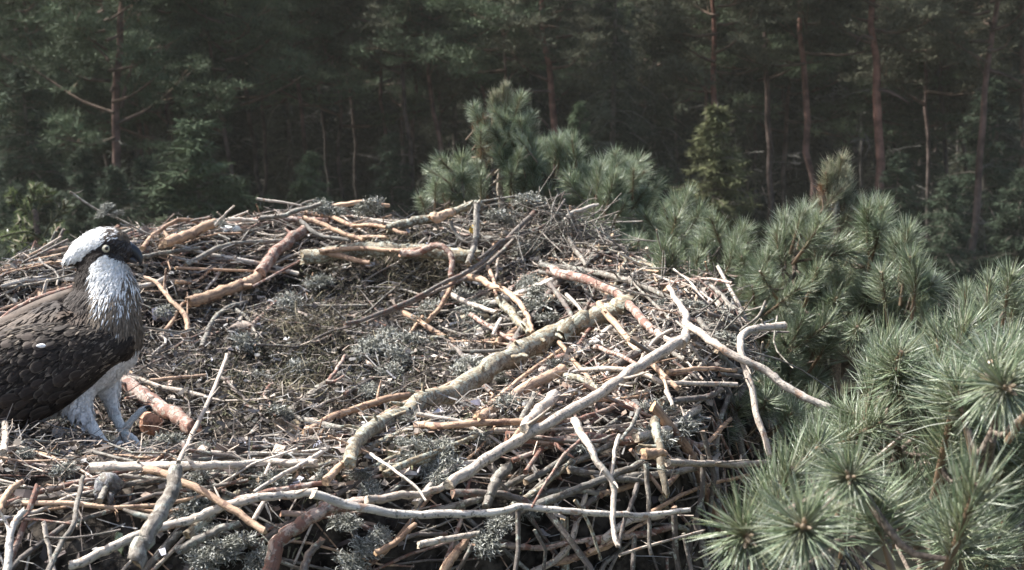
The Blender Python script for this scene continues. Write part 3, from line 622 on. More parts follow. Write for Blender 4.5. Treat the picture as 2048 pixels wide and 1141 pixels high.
# fine litter: thin twigs, dry needles, flakes
def bulk_ribbons(mb, n, Lr, wr, cols, zr=(0, .02), reg=(0, 1.3), tilt=.35, curl=.3, spots=None, segs=2):
    a = rng.uniform(0, 2 * math.pi, n); rad = NR * np.sqrt(rng.uniform(reg[0], reg[1], n)); x = NC[0] + rad * np.cos(a); y = NC[1] + rad * np.sin(a)
    if spots is not None:
        i = rng.integers(0, len(spots), n); x = spots[i, 0] + rng.normal(0, 1, n) * spots[i, 2]; y = spots[i, 1] + rng.normal(0, 1, n) * spots[i, 2]
    ph = rng.uniform(0, 2 * math.pi, n); L = rng.uniform(*Lr, n); d = np.stack([np.cos(ph), np.sin(ph), rng.normal(0, tilt, n)], 1); d /= np.linalg.norm(d, axis=1)[:, None]
    z = h(x, y) + rng.uniform(*zr, n); p0 = np.stack([x, y, z], 1); s = np.cross(d, rng.normal(0, 1, (n, 3))); s /= np.linalg.norm(s, axis=1)[:, None]
    k = np.cross(d, s) * (rng.normal(0, curl, n) * L)[:, None]; w = rng.uniform(*wr, n)[:, None]; V = []
    for j in range(segs + 1):
        f = j / segs; c = p0 + d * (L * f)[:, None] + k * (f * (1 - f) * 2); V += [c + s * w * (1 - .4 * f), c - s * w * (1 - .4 * f)]
    m = len(V); v = np.stack(V, 1).reshape(-1, 3); b = np.arange(n)[:, None, None] * m
    f4 = (b + np.array([[2 * j, 2 * j + 1, 2 * j + 3, 2 * j + 2] for j in range(segs)])[None]).reshape(-1, 4)
    cc = np.array(cols)[rng.integers(0, len(cols), n)] * rng.uniform(.6, 1.3, (n, 1)); mb.add(v, None, f4, np.repeat(cc, m, 0))
BR = [(.115, .093, .08), (.175, .148, .125), (.29, .25, .21), (.06, .052, .048), (.19, .18, .165), (.38, .31, .25), (.28, .27, .26)]
mb = MB(); bulk_ribbons(mb, 40000, (.015, .07), (.0005, .0014), BR, (-.005, .03), reg=(0, 2.1)); nobj(mb, 'dry_needles_and_twiglets', M['litter'], 'stuff', 'brown pine needles and twig scraps over the nest', False)
mb = MB(); bulk_ribbons(mb, 9500, (.008, .03), (.003, .008), BR + [(.3, .22, .17), (.45, .38, .32), (.07, .055, .05)], (-.004, .02), curl=.2, reg=(0, 2.1)); bulk_ribbons(mb, 350, (.012, .03), (.003, .007), [(.62, .6, .6), (.55, .55, .62)], (0, .02)); bulk_ribbons(mb, 6500, (.006, .02), (.003, .007), [(.06, .05, .042), (.045, .04, .036), (.09, .075, .06), (.12, .115, .10), (.035, .03, .028)], (-.004, .012), reg=(0, .6), tilt=.6, curl=.3); nobj(mb, 'bark_flakes', M['litter'], 'stuff', 'bark flakes and pale down scattered over the nest', False)
GR = [(.10, .10, .06), (.13, .12, .085), (.07, .07, .045), (.17, .165, .12), (.11, .09, .065), (.05, .045, .04)]
spots = np.array([(NC[0] + r_ * math.cos(a_), NC[1] + r_ * math.sin(a_), s_) for r_, a_, s_ in zip(rng.uniform(0, 1.05, 60), rng.uniform(0, 6.3, 60), rng.uniform(.03, .08, 60))])
tg = []
for (u, v, s_) in ((780, 545, .09), (620, 570, .05), (630, 620, .05), (650, 700, .06), (560, 720, .07), (470, 770, .07), (720, 580, .05), (850, 560, .05), (1060, 500, .08), (1180, 450, .1), (1060, 440, .1), (600, 660, .05), (540, 800, .06), (450, 840, .07), (900, 900, .06), (300, 900, .06), (560, 1000, .06)):
    t = hit(u, v)
    if t: q = P(u, v, t); tg.append((q[0], q[1], s_))
tg = np.array(tg)
mb = MB(); bulk_ribbons(mb, 15000, (.006, .02), (.0008, .002), GR, (-.003, .016), spots=np.vstack([spots, tg, tg]), tilt=1.0, curl=.6); bulk_ribbons(mb, 9000, (.005, .015), (.0008, .002), GR, (-.003, .01), reg=(0, .75), tilt=1., curl=.6)
nobj(mb, 'moss', M['moss'], 'stuff', 'olive moss grown through the middle of the nest', False)
mb = MB(); bulk_ribbons(mb, 1300, (.04, .12), (.0004, .0008), [(.22, .19, .12), (.27, .23, .15), (.14, .12, .08)], (0, .02), spots=tg[[0, 3, 7, 8, 9, 10]], tilt=.6, curl=.9, segs=4); nobj(mb, 'dry_grass', M['litter'], 'stuff', 'wisps of dry grass matted at the back of the nest', False)
# brushy heap of fine twigs on the right back rim
mb = MB(); TW = []
for (u, v) in ((1000, 470), (1040, 440), (1060, 420), (1090, 440), (1130, 450), (1160, 470), (1200, 490), (1230, 520), (1100, 480), (1060, 480), (1260, 560), (1300, 590), (1400, 640), (1440, 680), (1120, 420), (1180, 440)):
    t = hit(u, v + 25) or hit(u, v + 60) or 3.2; TW.append(P(u, v + 14, t - .02))
for i in range(330):
    c0 = TW[rng.integers(0, len(TW))] + rng.normal(0, .05, 3) * [1.2, 1, .6]; d = rng.normal(0, 1, 3) * [1, .7, .45] + [0, 0, .12]; d /= np.linalg.norm(d); L = rng.uniform(.06, .26)
    p = crom([c0 - d * L / 2, c0 + rng.normal(0, .012, 3), c0 + d * L / 2], 6); make_stick(mb, p, rng.uniform(.0008, .0028) * np.linspace(1.1, .6, 6), random.choice('DDGG'), side=rng.random() < .4, k=5)
nobj(mb, 'brushwood', M['G'], 'stuff', 'brushy heap of fine dark twigs on the right back rim')
# lichen tufts
def lichen_mesh(seed, n, rad):
    r2 = np.random.default_rng(seed); mb = MB(); V = []; 
    for i in range(n):
        d = r2.normal(0, 1, 3); d[2] = abs(d[2]) * .8; d /= np.linalg.norm(d); p = [d * rad * r2.uniform(.1, .75)]
        for k in range(4): d = d + r2.normal(0, .8, 3); d /= np.linalg.norm(d); p.append(p[-1] + d * rad * .16)
        p = np.array(p); s = np.cross(np.gradient(p, axis=0), r2.normal(0, 1, 3)); s /= np.linalg.norm(s, axis=1)[:, None] + 1e-9; w = np.array([.9, 1.2, 1.4, 1.3, .8])[:, None] * .00055 * r2.uniform(.6, 1.7)
        v = np.empty((10, 3)); v[0::2] = p + s * w; v[1::2] = p - s * w
        c = np.array(random.choice([(.30, .30, .26), (.22, .22, .185), (.44, .44, .40), (.12, .12, .10)])) * r2.uniform(.7, 1.2)
        mb.add(v, None, [[2 * j, 2 * j + 1, 2 * j + 3, 2 * j + 2] for j in range(4)], c)
    me = mb.mesh('lichen_tuft', False); me.materials.append(M['lichen']); return me
LM = [lichen_mesh(20 + i, 420, .03) for i in range(4)]
LT = [(205, 430, .5, 2.75), (215, 415, .4, 2.75), (235, 430, .4, 2.75), (440, 448, .5, None), (640, 420, .8, None), (670, 428, .9, None), (740, 420, 1, None), (820, 690, 1.2, None), (800, 720, 1.4, None), (770, 680, 1.2, None), (840, 650, 1, None), (740, 700, 1.1, None), (780, 750, 1.1, None), (1075, 590, 1.3, None), (1080, 620, 1.3, None), (1100, 645, 1.2, None), (1060, 570, 1, None), (1060, 510, 1.2, None), (1100, 490, 1.1, None), (950, 630, 1.1, None), (930, 600, .9, None), (935, 740, 1.1, None), (960, 735, .9, None), (740, 785, .9, None), (560, 830, 1.1, None), (520, 760, 1.1, None), (490, 690, 1, None), (600, 740, 1, None), (440, 1110, 1.2, None), (480, 1090, 1.2, None), (400, 1125, 1.1, None), (700, 1130, 1.3, None), (730, 1100, 1.3, None), (760, 1075, 1, None), (720, 955, 1, None), (740, 980, .9, None), (870, 960, 1, None), (900, 940, 1.1, None), (880, 910, 1.2, None), (850, 900, 1, None), (690, 1050, 1.1, None), (960, 880, 1, None), (1310, 880, 1.1, None), (1360, 860, 1.2, None), (1380, 840, 1, None), (1160, 560, 1, None), (1390, 620, 1.1, None), (1430, 660, 1.2, None), (1450, 690, 1.2, None), (1440, 640, 1, None), (1000, 440, 1.1, None), (1060, 410, 1.1, None), (1130, 440, 1, None), (340, 890, 1.1, None), (320, 910, 1, None), (210, 885, .8, None), (520, 1120, 1.1, None), (970, 1090, 1, None), (1000, 1050, 1, None), (580, 610, .9, None), (860, 620, .9, None), (330, 625, .8, None), (640, 570, .9, None), (1000, 760, 1, None), (1210, 470, 1, None), (1260, 620, 1, None)]
for (u, v, s_, dd) in LT:
    t = dd or hit(u, v) or 3.3; q = P(u, v, t - .035) - NOFF
    o = link('lichen_tuft', LM[rng.integers(0, 4)], nest); o.location = q; o.rotation_euler = (rng.uniform(-.5, .5), rng.uniform(-.5, .5), rng.uniform(0, 6)); k = s_ * rng.uniform(.7, 1.0) * t / 2.2; o.scale = (k * 1.3, k * 1.3, k * .85)
for i in range(110):
    a = rng.uniform(0, 6.3) if i % 2 else R(rng.uniform(-130, -30)); rad = NR * math.sqrt(rng.uniform(.2, 1.15) if i % 2 else rng.uniform(.7, 1.7)); x, y = NC[0] + rad * math.cos(a), NC[1] + rad * math.sin(a)
    o = link('lichen_tuft', LM[rng.integers(0, 4)], nest); o.location = np.array([x, y, h(x, y) + .012]) - NOFF; o.rotation_euler = (0, 0, rng.uniform(0, 6)); k = rng.uniform(.3, .75); o.scale = (k * 1.3, k * 1.3, k)
# loose bark plates and scraps of down / chips
def plate(pts, dep, th, c, mat, name, bump=.004, lift=.05):
    pts = np.array(pts, float); cen = pts.mean(0); t = dep or hit(*cen) or 3; t = t - lift
    n = len(pts); ring = np.array([P(u, v, t + .02 * math.sin(i * 2.1)) for i, (u, v) in enumerate(pts)]); c0 = ring.mean(0)
    mid = c0 + (ring - c0) * .55 + rng.normal(0, bump, ring.shape); back = np.array([0, th, -th * .3])
    v = np.vstack([ring, mid, c0[None], ring + back]); j = np.arange(n); k = (j + 1) % n
    f4 = np.vstack([np.stack([j, k, n + k, n + j], 1), np.stack([j, 2 * n + 1 + j, 2 * n + 1 + k, k], 1)]); f3 = np.stack([n + j, n + k, np.full(n, 2 * n)], 1)
    mb = MB(); cc = np.array(c)[None] * rng.uniform(.75, 1.15, (len(v), 1)); mb.add(v, f3, f4, cc); return nobj(mb, name, mat)
o = plate([(190, 960), (205, 945), (225, 950), (245, 970), (235, 985), (222, 992), (218, 1018), (203, 1022), (190, 1005), (186, 985)], None, .012, (.26, .26, .27), M['G'], 'bark_plate'); o['label'] = 'loose grey lichen-spotted flake of bark in the lower left'
plate([(920, 632), (940, 625), (975, 628), (985, 638), (950, 645), (925, 642)], None, .012, (.5, .42, .3), M['litter'], 'bark_plate')
plate([(232, 1065), (242, 1068), (247, 1085), (243, 1108), (234, 1100), (228, 1080)], None, .004, (.36, .42, .27), M['litter'], 'curled_leaf', lift=.08)
plate([(440, 455), (455, 448), (475, 452), (482, 460), (462, 467), (446, 465)], None, .02, (.8, .84, .82), M['lichen'], 'lichen_scrap', lift=.18)
plate([(303, 618), (320, 615), (340, 622), (345, 640), (320, 645), (306, 640)], None, .015, (.62, .6, .68), M['lichen'], 'white_down_scrap', lift=.02)
plate([(570, 850), (590, 838), (598, 850), (603, 872), (585, 878), (570, 872)], None, .03, (.42, .34, .22), M['P'], 'broken_stick_end', lift=.02)
plate([(450, 660), (480, 640), (520, 650), (500, 668), (460, 675)], None, .012, (.3, .24, .2), M['litter'], 'bark_plate', lift=.01)
plate([(940, 452), (947, 450), (951, 460), (945, 468), (938, 462)], None, .01, (.75, .5, .12), M['litter'], 'broken_knot', lift=.17)
# orange chunk the osprey stands by
chunk = MB(); t = hit(300, 870) - .03; cen = P(300, 848, t); n = 9
for i, (k, rr_) in enumerate(((-1, .5), (-.6, 1.0), (0, 1.05), (.5, .85), (.95, .4))): pass
lat = np.linspace(-1, 1, 7); lon = np.arange(10) / 10 * 6.283; vv = []
for a_ in lat:
    for b_ in lon:
        rr_ = math.sqrt(max(0, 1 - a_ * a_ * .85)) * (1 + .28 * math.sin(b_ * 3 + a_ * 2) + .2 * math.sin(b_ * 2 + 1) + rng.normal(0, .10)); vv.append(cen + np.array([rr_ * math.cos(b_) * .019 + a_ * -.004, rr_ * math.sin(b_) * .014, a_ * .024]))
vv = np.array(vv); i = np.arange(6)[:, None] * 10; j = np.arange(10)[None]; j2 = (j + 1) % 10
f4 = np.stack([i + j, i + j2, i + 10 + j2, i + 10 + j], -1).reshape(-1, 4); m0 = len(vv); vv = np.vstack([vv, vv[:10].mean(0), vv[60:70].mean(0)])
jj = np.arange(10); jn = (jj + 1) % 10; f3 = np.vstack([np.stack([jn, jj, np.full(10, m0)], 1), np.stack([60 + jj, 60 + jn, np.full(10, m0 + 1)], 1)])
chunk.add(vv - cen, f3, f4, (.58, .32, .21)); co = chunk.obj('bark_chunk', M['O'], smooth=False); co.location = cen; tag(co, 'lumpy orange-red chunk lying by the raised toe of the osprey', 'chunk')

# ================================================================== THE OSPREY
TB = hit(222, 905) - .045; K = TB / F
BO = P(200, 905, TB)                       # base point
RX = np.array([1., 0, 0]); RU = np.array([0, sp, cp]); RD = ray(190, 690); RD = RD / np.linalg.norm(RD)   # picture-plane axes of the bird; RD points away
def B(u, v, w=0.):   # w in px away from the camera
    return BO + (RX * (u - 200) - RU * (v - 905) + RD * w) * K
def toUV(p):
    d = (np.asarray(p) - BO) @ np.linalg.inv(np.stack([RX, RU, RD])); return 200 + d[..., 0] / K, 905 - d[..., 1] / K, d[..., 2] / K
osp = empty('osprey', tuple(BO)); tag(osp, 'brown osprey with white crown and dark eye stripe standing at the left of the nest', 'osprey')
def bobj(mb, name, mat, parent=None, kind=None, smooth=True):
    for i in range(len(mb.v)): mb.v[i] = mb.v[i] - BO
    return mb.obj(name, mat, parent or osp, smooth, kind)
def loft(mb, rings, k=20, sub=5):
    q = crom(np.array(rings, float), len(rings) * sub); c = q[:, :2]; t = np.gradient(c, axis=0); t /= np.linalg.norm(t, axis=1)[:, None]; nn = np.stack([-t[:, 1], t[:, 0]], 1)
    a = np.arange(k) / k * 2 * math.pi; V = []
    for i in range(len(q)):
        for b in a: V.append(B(c[i, 0] + nn[i, 0] * q[i, 2] * math.cos(b), c[i, 1] + nn[i, 1] * q[i, 2] * math.cos(b), q[i, 4] + q[i, 3] * math.sin(b)))
    n = len(q); V.append(B(c[0, 0], c[0, 1], q[0, 4])); V.append(B(c[-1, 0], c[-1, 1], q[-1, 4])); i = np.arange(n - 1)[:, None] * k; j = np.arange(k)[None]; j2 = (j + 1) % k
    jj = np.arange(k); jn = (jj + 1) % k; L = (n - 1) * k
    mb.add(np.array(V), np.vstack([np.stack([jn, jj, np.full(k, n * k)], 1), np.stack([L + jj, L + jn, np.full(k, n * k + 1)], 1)]), np.stack([i + j, i + j2, i + k + j2, i + k + j], -1).reshape(-1, 4))
body = MB()
loft(body, [(-420,905,16,40,0),(-300,885,34,55,0),(-180,850,60,75,0),(-80,805,84,90,0),(20,758,100,100,0),(110,715,106,104,0),(186,672,97,96,0),(204,622,78,78,0),(211,585,64,60,0),(207,550,54,50,0),(208,512,40,42,0)])
loft(body, [(133,524,6,10,0),(150,514,17,22,0),(174,502,29,34,0),(202,495,37,41,0),(226,494,36,38,0),(243,501,28,29,0),(256,508,19,19,0),(264,512,10,11,0)], 18)
loft(body, [(140,765,56,50,-32),(150,796,42,36,-38),(166,824,23,21,-41),(184,848,10,10,-43)], 14)
loft(body, [(200,738,50,45,32),(217,780,25,26,35),(225,812,14,14,36),(232,838,9,9,36)], 14)
tmp = body.mesh('tmp'); to = bpy.data.objects.new('tmp', tmp); COL.objects.link(to)
m = to.modifiers.new('r', 'REMESH'); m.mode = 'VOXEL'; m.voxel_size = .0035
m = to.modifiers.new('s', 'SMOOTH'); m.iterations = 7; m.factor = .6
ev = to.evaluated_get(bpy.context.evaluated_depsgraph_get()); em = ev.to_mesh(); nv = len(em.vertices)
bv = np.zeros(nv * 3, np.float32); em.vertices.foreach_get('co', bv); bv = bv.reshape(-1, 3).astype(float); bn = np.zeros(nv * 3, np.float32); em.vertices.foreach_get('normal', bn); bn = bn.reshape(-1, 3).astype(float)
q4 = [tuple(p.vertices) for p in em.polygons if len(p.vertices) == 4]; q3 = [tuple(p.vertices) for p in em.polygons if len(p.vertices) == 3]
ev.to_mesh_clear(); bpy.data.objects.remove(to)
WHT = np.array([.86, .855, .83]); DRK = np.array([.035, .028, .024]); BRN = np.array([.075, .055, .042]); BUF = np.array([.20, .16, .12])
def plumage(p, streak=None):
    u, v, wv = toUV(p); n = len(u); r = rng.random(n); c = np.tile(BRN, (n, 1)) * (.7 + .6 * r)[:, None]
    back = v < 640 + (60 - u) * .45 + 15; c = np.where((back & (u < 160))[:, None], np.array([.085, .066, .052]) * (.7 + .6 * r)[:, None], c)
    belly = v > 690 + (290 - u) * .40; c = np.where(belly[:, None], np.array([.78, .77, .75]) * (.92 + .08 * r)[:, None], c)
    tail = u < -230; c = np.where((tail & (np.sin(u * .12) > .1))[:, None], BUF, c)
    neck = (v > 532) & (v < 690) & (u > 165)
    wf = np.clip(1.05 - np.maximum(0, (v - 560) / 78.), .03, 1) * sm(176, 192, u) * (1 - .6 * sm(236, 262, u)); wcol = np.where(r[:, None] < wf[:, None], WHT * .88, BUF * .8)
    c = np.where((neck & (u > 178))[:, None], wcol, c); nape = (v > 525) & (v < 620) & (u <= 182); c = np.where(nape[:, None], DRK * 1.2, c)
    head = (v < 548) | ((v < 556) & (u < 170))
    up = np.interp(u, [118, 128, 141, 166, 173, 197, 211, 225, 262], [512, 519, 528, 521, 511, 498, 487, 481, 486]); lo = np.interp(u, [176, 182, 206, 215, 223, 245, 262], [600, 533, 513, 513, 519, 524, 528])
    hc = np.tile(WHT, (n, 1)).copy(); hc = np.where((v > lo)[:, None], WHT * np.interp(u, [225, 258], [.95, .5])[:, None], hc)
    mid = (v >= up) & (v <= lo); hc = np.where(mid[:, None], np.where(((u > 224) & (r < .5))[:, None], np.array([.07, .065, .065]), DRK), hc)
    front = (u > 209) & (v < up); hc = np.where((front & (r < .6))[:, None], BRN * 1.3, hc); hc = np.where((front & (u > 238))[:, None], BUF * .6, hc)
    spot = (u > 192) & (u < 214) & (v < up) & (r < .07); hc = np.where(spot[:, None], BRN, hc)
    c = np.where(head[:, None], hc, c); return c
bm = MB(); bm.add(bv, q3 if q3 else None, q4, plumage(bv)); bobj(bm, 'body', M['feather'])
# soft feathering: thin overlapping barbs laid backwards over head, neck, breast and thighs
def barbs(n, sel, L, W, name, lab, lift=.13):
    idx = np.where(sel)[0]; idx = idx[rng.integers(0, len(idx), n)]; p = bv[idx] + rng.normal(0, .0012, (n, 3)); nn = bn[idx]
    u, v, wv = toUV(p); ang = np.interp(v, [450, 520, 560, 620, 720, 850], [200, 222, 250, 262, 245, 265]); ang = np.where((v < 545) & (u < 215), 218, ang)
    ang = np.radians(ang + rng.normal(0, 9, n)); d = RX * np.cos(ang)[:, None] + RU * np.sin(ang)[:, None]; d = d - nn * np.sum(d * nn, 1)[:, None]; d /= np.linalg.norm(d, axis=1)[:, None]; d = d + nn * lift
    s = np.cross(d, nn); s /= np.linalg.norm(s, axis=1)[:, None]; Lr = (rng.uniform(*L, n) * K)[:, None]; w_ = (rng.uniform(*W, n) * K)[:, None]; p = p + nn * .0008
    V = np.stack([p + s * w_ * .5, p - s * w_ * .5, p + d * Lr * .55 + s * w_ + nn * .001, p + d * Lr * .55 - s * w_ + nn * .001, p + d * Lr], 1).reshape(-1, 3); b = np.arange(n)[:, None] * 5
    c = plumage(p); wt = (c.mean(1) > .5)[:, None]; c = np.clip(c * np.where(wt, rng.uniform(.95, 1.04, (n, 1)), rng.uniform(.75, 1.25, (n, 1))), 0, .85); cc = np.repeat(c, 5, 0)
    mb = MB(); mb.add(V, np.hstack([b + 2, b + 3, b + 4]), np.hstack([b, b + 1, b + 3, b + 2]), cc); o = bobj(mb, name, M['feather'], kind='stuff', smooth=False); o['label'] = lab; return o
ub, vb, wb_ = toUV(bv)
barbs(7000, (vb < 560) & (ub < 258), (6, 11), (.6, 1.2), 'head_feathers', 'short soft feathers of the head', .05)
barbs(500, (ub < 160) & (vb < 536), (12, 22), (.8, 1.6), 'nape_feathers', 'ragged white nape feathers', .1)
barbs(9000, (vb >= 545) & (vb < 720) & (ub > 150), (12, 28), (.6, 1.6), 'breast_feathers', 'streaked white and brown breast feathers')
barbs(5200, (vb > 690) & (ub > 60) & (vb > 690 + (290 - ub) * .4), (7, 13), (1, 2.2), 'belly_feathers', 'short white belly and thigh feathers', .03)
barbs(2600, (vb > 540) & (vb < 860) & (ub <= 170), (16, 30), (3, 6), 'back_feathers', 'small brown back feathers')
# wings
def feather_mesh(c, tip, ln=1., wd=.33):
    mb = MB(); R_ = 7; V = []; C = []; 
    for i in range(R_):
        f = i / (R_ - 1); wdt = wd * (math.sin(min(1, f * 1.35 + .18) * math.pi * .5)) * (1 if f < .65 else math.sqrt(max(0, 1 - ((f - .65) / .38) ** 2)))
        for j, g_ in enumerate((-1, -.72, -.06, 0, .06, .72, 1)):
            V.append((f * ln, g_ * wdt, .06 * (1 - g_ * g_) + .10 * f * f * 0 - .05 * f)); e = max(abs(g_) > .9, f > .93)
            C.append(np.array(tip) if e else np.array(c) * (1.5 if abs(g_) < .01 else 1))
    F4 = [[i * 7 + j, i * 7 + j + 1, (i + 1) * 7 + j + 1, (i + 1) * 7 + j] for i in range(R_ - 1) for j in range(6)]
    mb.add(np.array(V), None, F4, np.array(C)); me = mb.mesh('feather', True); me.materials.append(M['feather']); return me
FM = [feather_mesh((.040, .031, .025), (.085, .068, .054)), feather_mesh((.042, .032, .026), (.07, .056, .044)), feather_mesh((.030, .023, .019), (.055, .044, .035)), feather_mesh((.060, .045, .036), (.10, .08, .063)), feather_mesh((.03, .023, .02), (.05, .04, .033), wd=.2), feather_mesh((.038, .029, .023), (.11, .09, .07))]
def wing(sgn, name):
    rings = [(260,668,8,5),(242,684,32,16),(200,694,50,26),(148,712,72,34),(70,742,92,38),(-30,780,88,34),(-140,835,70,26),(-270,885,42,16),(-430,945,10,5)]
    base = np.interp([r_[0] for r_ in rings], [-430, -180, 20, 110, 200, 262], [30, 62, 80, 84, 78, 56])
    R2 = [(u, v, a, o, sgn * b) for (u, v, a, o), b in zip(rings, base)]; mb = MB(); loft(mb, R2, 24, 6)
    mb.c = [np.tile(np.array([.035, .027, .022]), (len(mb.v[0]), 1))]; wo = bobj(mb, name, M['feather'])
    q = crom(np.array(R2), 60); c = q[:, :2]; t = np.gradient(c, axis=0); t /= np.linalg.norm(t, axis=1)[:, None]; nn = np.stack([-t[:, 1], t[:, 0]], 1)
    if nn[0][1] < 0: nn = -nn
    cnt = 0
    for row in range(27):
        f = row / 26; i0 = int(2 + f * 52)
        for col in range(-5, 6):
            g_ = (col + (.5 if row % 2 else 0)) / 5.6
            if abs(g_) > .97: continue
            i = min(59, max(0, i0 + int(rng.integers(-1, 2)))); lat_ = g_ * q[i, 2]; out = q[i, 3] * math.sqrt(max(0, 1 - g_ * g_)); u_, v_ = c[i] + nn[i] * lat_
            pos = B(u_, v_, q[i, 4] + sgn * (out + 1.5)) - BO
            dirn = RX * t[i][0] - RU * t[i][1]; dirn = dirn + (-RU) * (.35 * (1 - f)) + RX * .0; dirn /= np.linalg.norm(dirn)
            nrm = RD * sgn * math.sqrt(max(.05, 1 - g_ * g_)) * 1.0 + (-RU * nn[i][1] + RX * nn[i][0]) * g_ * .8; nrm /= np.linalg.norm(nrm); dirn = dirn - nrm * np.dot(dirn, nrm); dirn /= np.linalg.norm(dirn); 
            dirn2 = dirn + nrm * .03; dirn2 /= np.linalg.norm(dirn2); side = np.cross(nrm, dirn2); nr2 = np.cross(dirn2, side)
            L = (19 + 30 * f + rng.uniform(-5, 7)) * K * (1.25 if g_ > .3 else 1)
            if u_ < -120 and sgn < 0: L *= 1.6
            k_ = 3 if (g_ < -.45 and f > .2) else (4 if (f > .75) else int(rng.choice([0, 1, 2, 2, 5])))
            o = link('feather', FM[k_], wo); a_ = rng.normal(0, .22); dm = dirn2 * math.cos(a_) + side * math.sin(a_); sm_ = np.cross(nr2, dm)
            mt = Matrix(((dm[0], sm_[0], nr2[0], pos[0]), (dm[1], sm_[1], nr2[1], pos[1]), (dm[2], sm_[2], nr2[2], pos[2]), (0, 0, 0, 1)))
            o.matrix_local = mt @ Matrix.Diagonal((L, L * rng.uniform(.85, 1.1), L, 1)); cnt += 1
    m_ = 8000 if sgn < 0 else 1500; i = rng.integers(1, 58, m_); g_ = rng.uniform(-1, 1, m_); lat_ = g_ * q[i, 2]; out = q[i, 3] * np.sqrt(1 - g_ ** 2)
    uu = c[i, 0] + nn[i, 0] * lat_ + rng.normal(0, 2, m_); vv_ = c[i, 1] + nn[i, 1] * lat_; pp = np.array([B(a, b, w_) for a, b, w_ in zip(uu, vv_, q[i, 4] + sgn * (out + 2.4))])
    dr = RX * t[i][:, :1] - RU * t[i][:, 1:2] - RU * rng.uniform(.1, .8, (m_, 1)) + rng.normal(0, .18, (m_, 3)); dr /= np.linalg.norm(dr, axis=1)[:, None]
    nr = RD * sgn * np.sqrt(np.maximum(.05, 1 - g_ ** 2))[:, None] + (-RU * nn[i][:, 1:2] + RX * nn[i][:, :1]) * (g_ * .8)[:, None]; nr /= np.linalg.norm(nr, axis=1)[:, None]; dr -= nr * np.sum(dr * nr, 1)[:, None]; dr += nr * .05
    sd = np.cross(nr, dr); L = (rng.uniform(9, 20, m_) * (1 + .5 * i / 60) * K)[:, None]; W = (rng.uniform(1.0, 2.6, m_) * K)[:, None]
    V = np.stack([pp + sd * W * .5, pp - sd * W * .5, pp + dr * L * .6 + sd * W, pp + dr * L * .6 - sd * W, pp + dr * L], 1).reshape(-1, 3); b_ = np.arange(m_)[:, None] * 5
    pale = rng.random(m_) < np.where((g_ < -.35) & (i > 14), .32, .14); cc = np.where(pale[:, None], np.array([.16, .13, .10]), np.array([.032, .025, .02])) * rng.uniform(.6, 1.4, (m_, 1))
    fb = MB(); fb.add(V, np.hstack([b_ + 2, b_ + 3, b_ + 4]), np.hstack([b_, b_ + 1, b_ + 3, b_ + 2]), np.repeat(cc, 5, 0)); o = bobj(fb, 'covert_barbs', M['feather'], wo, 'stuff', False)
    return wo
wn = wing(-1, 'wing'); wf_ = wing(1, 'wing'); wn['label'] = 'near wing folded along the body, dark brown scaled feathers'; wf_['label'] = 'far wing folded on the hidden side'
# upper edge of the far wing / scapulars seen over the back
scap = MB(); loft(scap, [(150,585,12,14,20),(100,612,22,24,30),(30,648,26,26,40),(-60,700,26,24,40),(-160,760,20,20,36),(-260,820,8,8,30)], 14, 5); scap.c = [np.tile(np.array([.09, .068, .053]), (len(scap.v[0]), 1)) * rng.uniform(.7, 1.2, (len(scap.v[0]), 1))]
bobj(scap, 'shoulder_feathers', M['feather'])
# small white down feather stuck on the wing
dn = MB(); loft(dn, [(78,693,1,1,-124),(84,692,4,2,-124),(92,692,4,2,-124),(98,693,1,1,-124)], 8, 3); dn.c = [np.tile(WHT, (len(dn.v[0]), 1))]; dno = dn.obj('down_feather', M['feather']); tag(dno, 'tiny white down feather stuck to the osprey wing', 'feather')
# beak
bk = MB(); loft(bk, [(252,497,14,13,0),(262,500,13,11,0),(271,506,11,8,0),(278,514,8,6,0),(281,523,5,4,0),(280,532,1.5,1.5,0)], 14, 5); bk.c = [np.tile(np.array([.025, .025, .028]), (len(bk.v[0]), 1))]; bobj(bk, 'upper_beak', M['horn'])
lb = MB(); loft(lb, [(246,516,10,11,0),(256,518,8,8,0),(266,521,6,6,0),(274,526,3,3,0)], 12, 4); lb.c = [np.tile(np.array([.05, .045, .045]), (len(lb.v[0]), 1))]; bobj(lb, 'lower_beak', M['horn'])
ce = MB(); loft(ce, [(246,494,13,14,0),(253,496,15,14.5,0),(259,499,14,12.5,0)], 14, 4); ce.c = [np.tile(np.array([.16, .17, .19]), (len(ce.v[0]), 1))]; bobj(ce, 'cere', M['skin'])
def ball(mb, cen, r, col, flat=1., nrm=None, k=16):
    la = np.linspace(0, math.pi, 9); V = []; 
    for a in la:
        for b in np.arange(k) / k * 6.28318: V.append(cen + (RX * math.sin(a) * math.cos(b) + RU * math.sin(a) * math.sin(b) - RD * math.cos(a) * flat * np.sign(1)) * r)
    i = np.arange(8)[:, None] * k; j = np.arange(k)[None]; j2 = (j + 1) % k; mb.add(np.array(V), None, np.stack([i + j, i + j2, i + k + j2, i + k + j], -1).reshape(-1, 4)[:, ::-1], col)
for sg in (-1, 1):
    eb = MB(); ball(eb, B(211, 501, sg * 37.6), 9.2 * K, (.46, .43, .32)); eo = bobj(eb, 'eye', M['eye'])
    pu = MB(); ball(pu, B(212, 501, sg * 44), 4.2 * K, (.004, .004, .004)); bobj(pu, 'pupil', M['eye'], eo)
    rg = MB(); a_ = np.linspace(0, 2 * math.pi, 25); tube(rg, np.array([B(211 + 10.5 * math.cos(x), 501 + 9.8 * math.sin(x), sg * 41) for x in a_]), 1.7 * K, 6, (.02, .018, .018)); bobj(rg, 'eyelid', M['feather'])
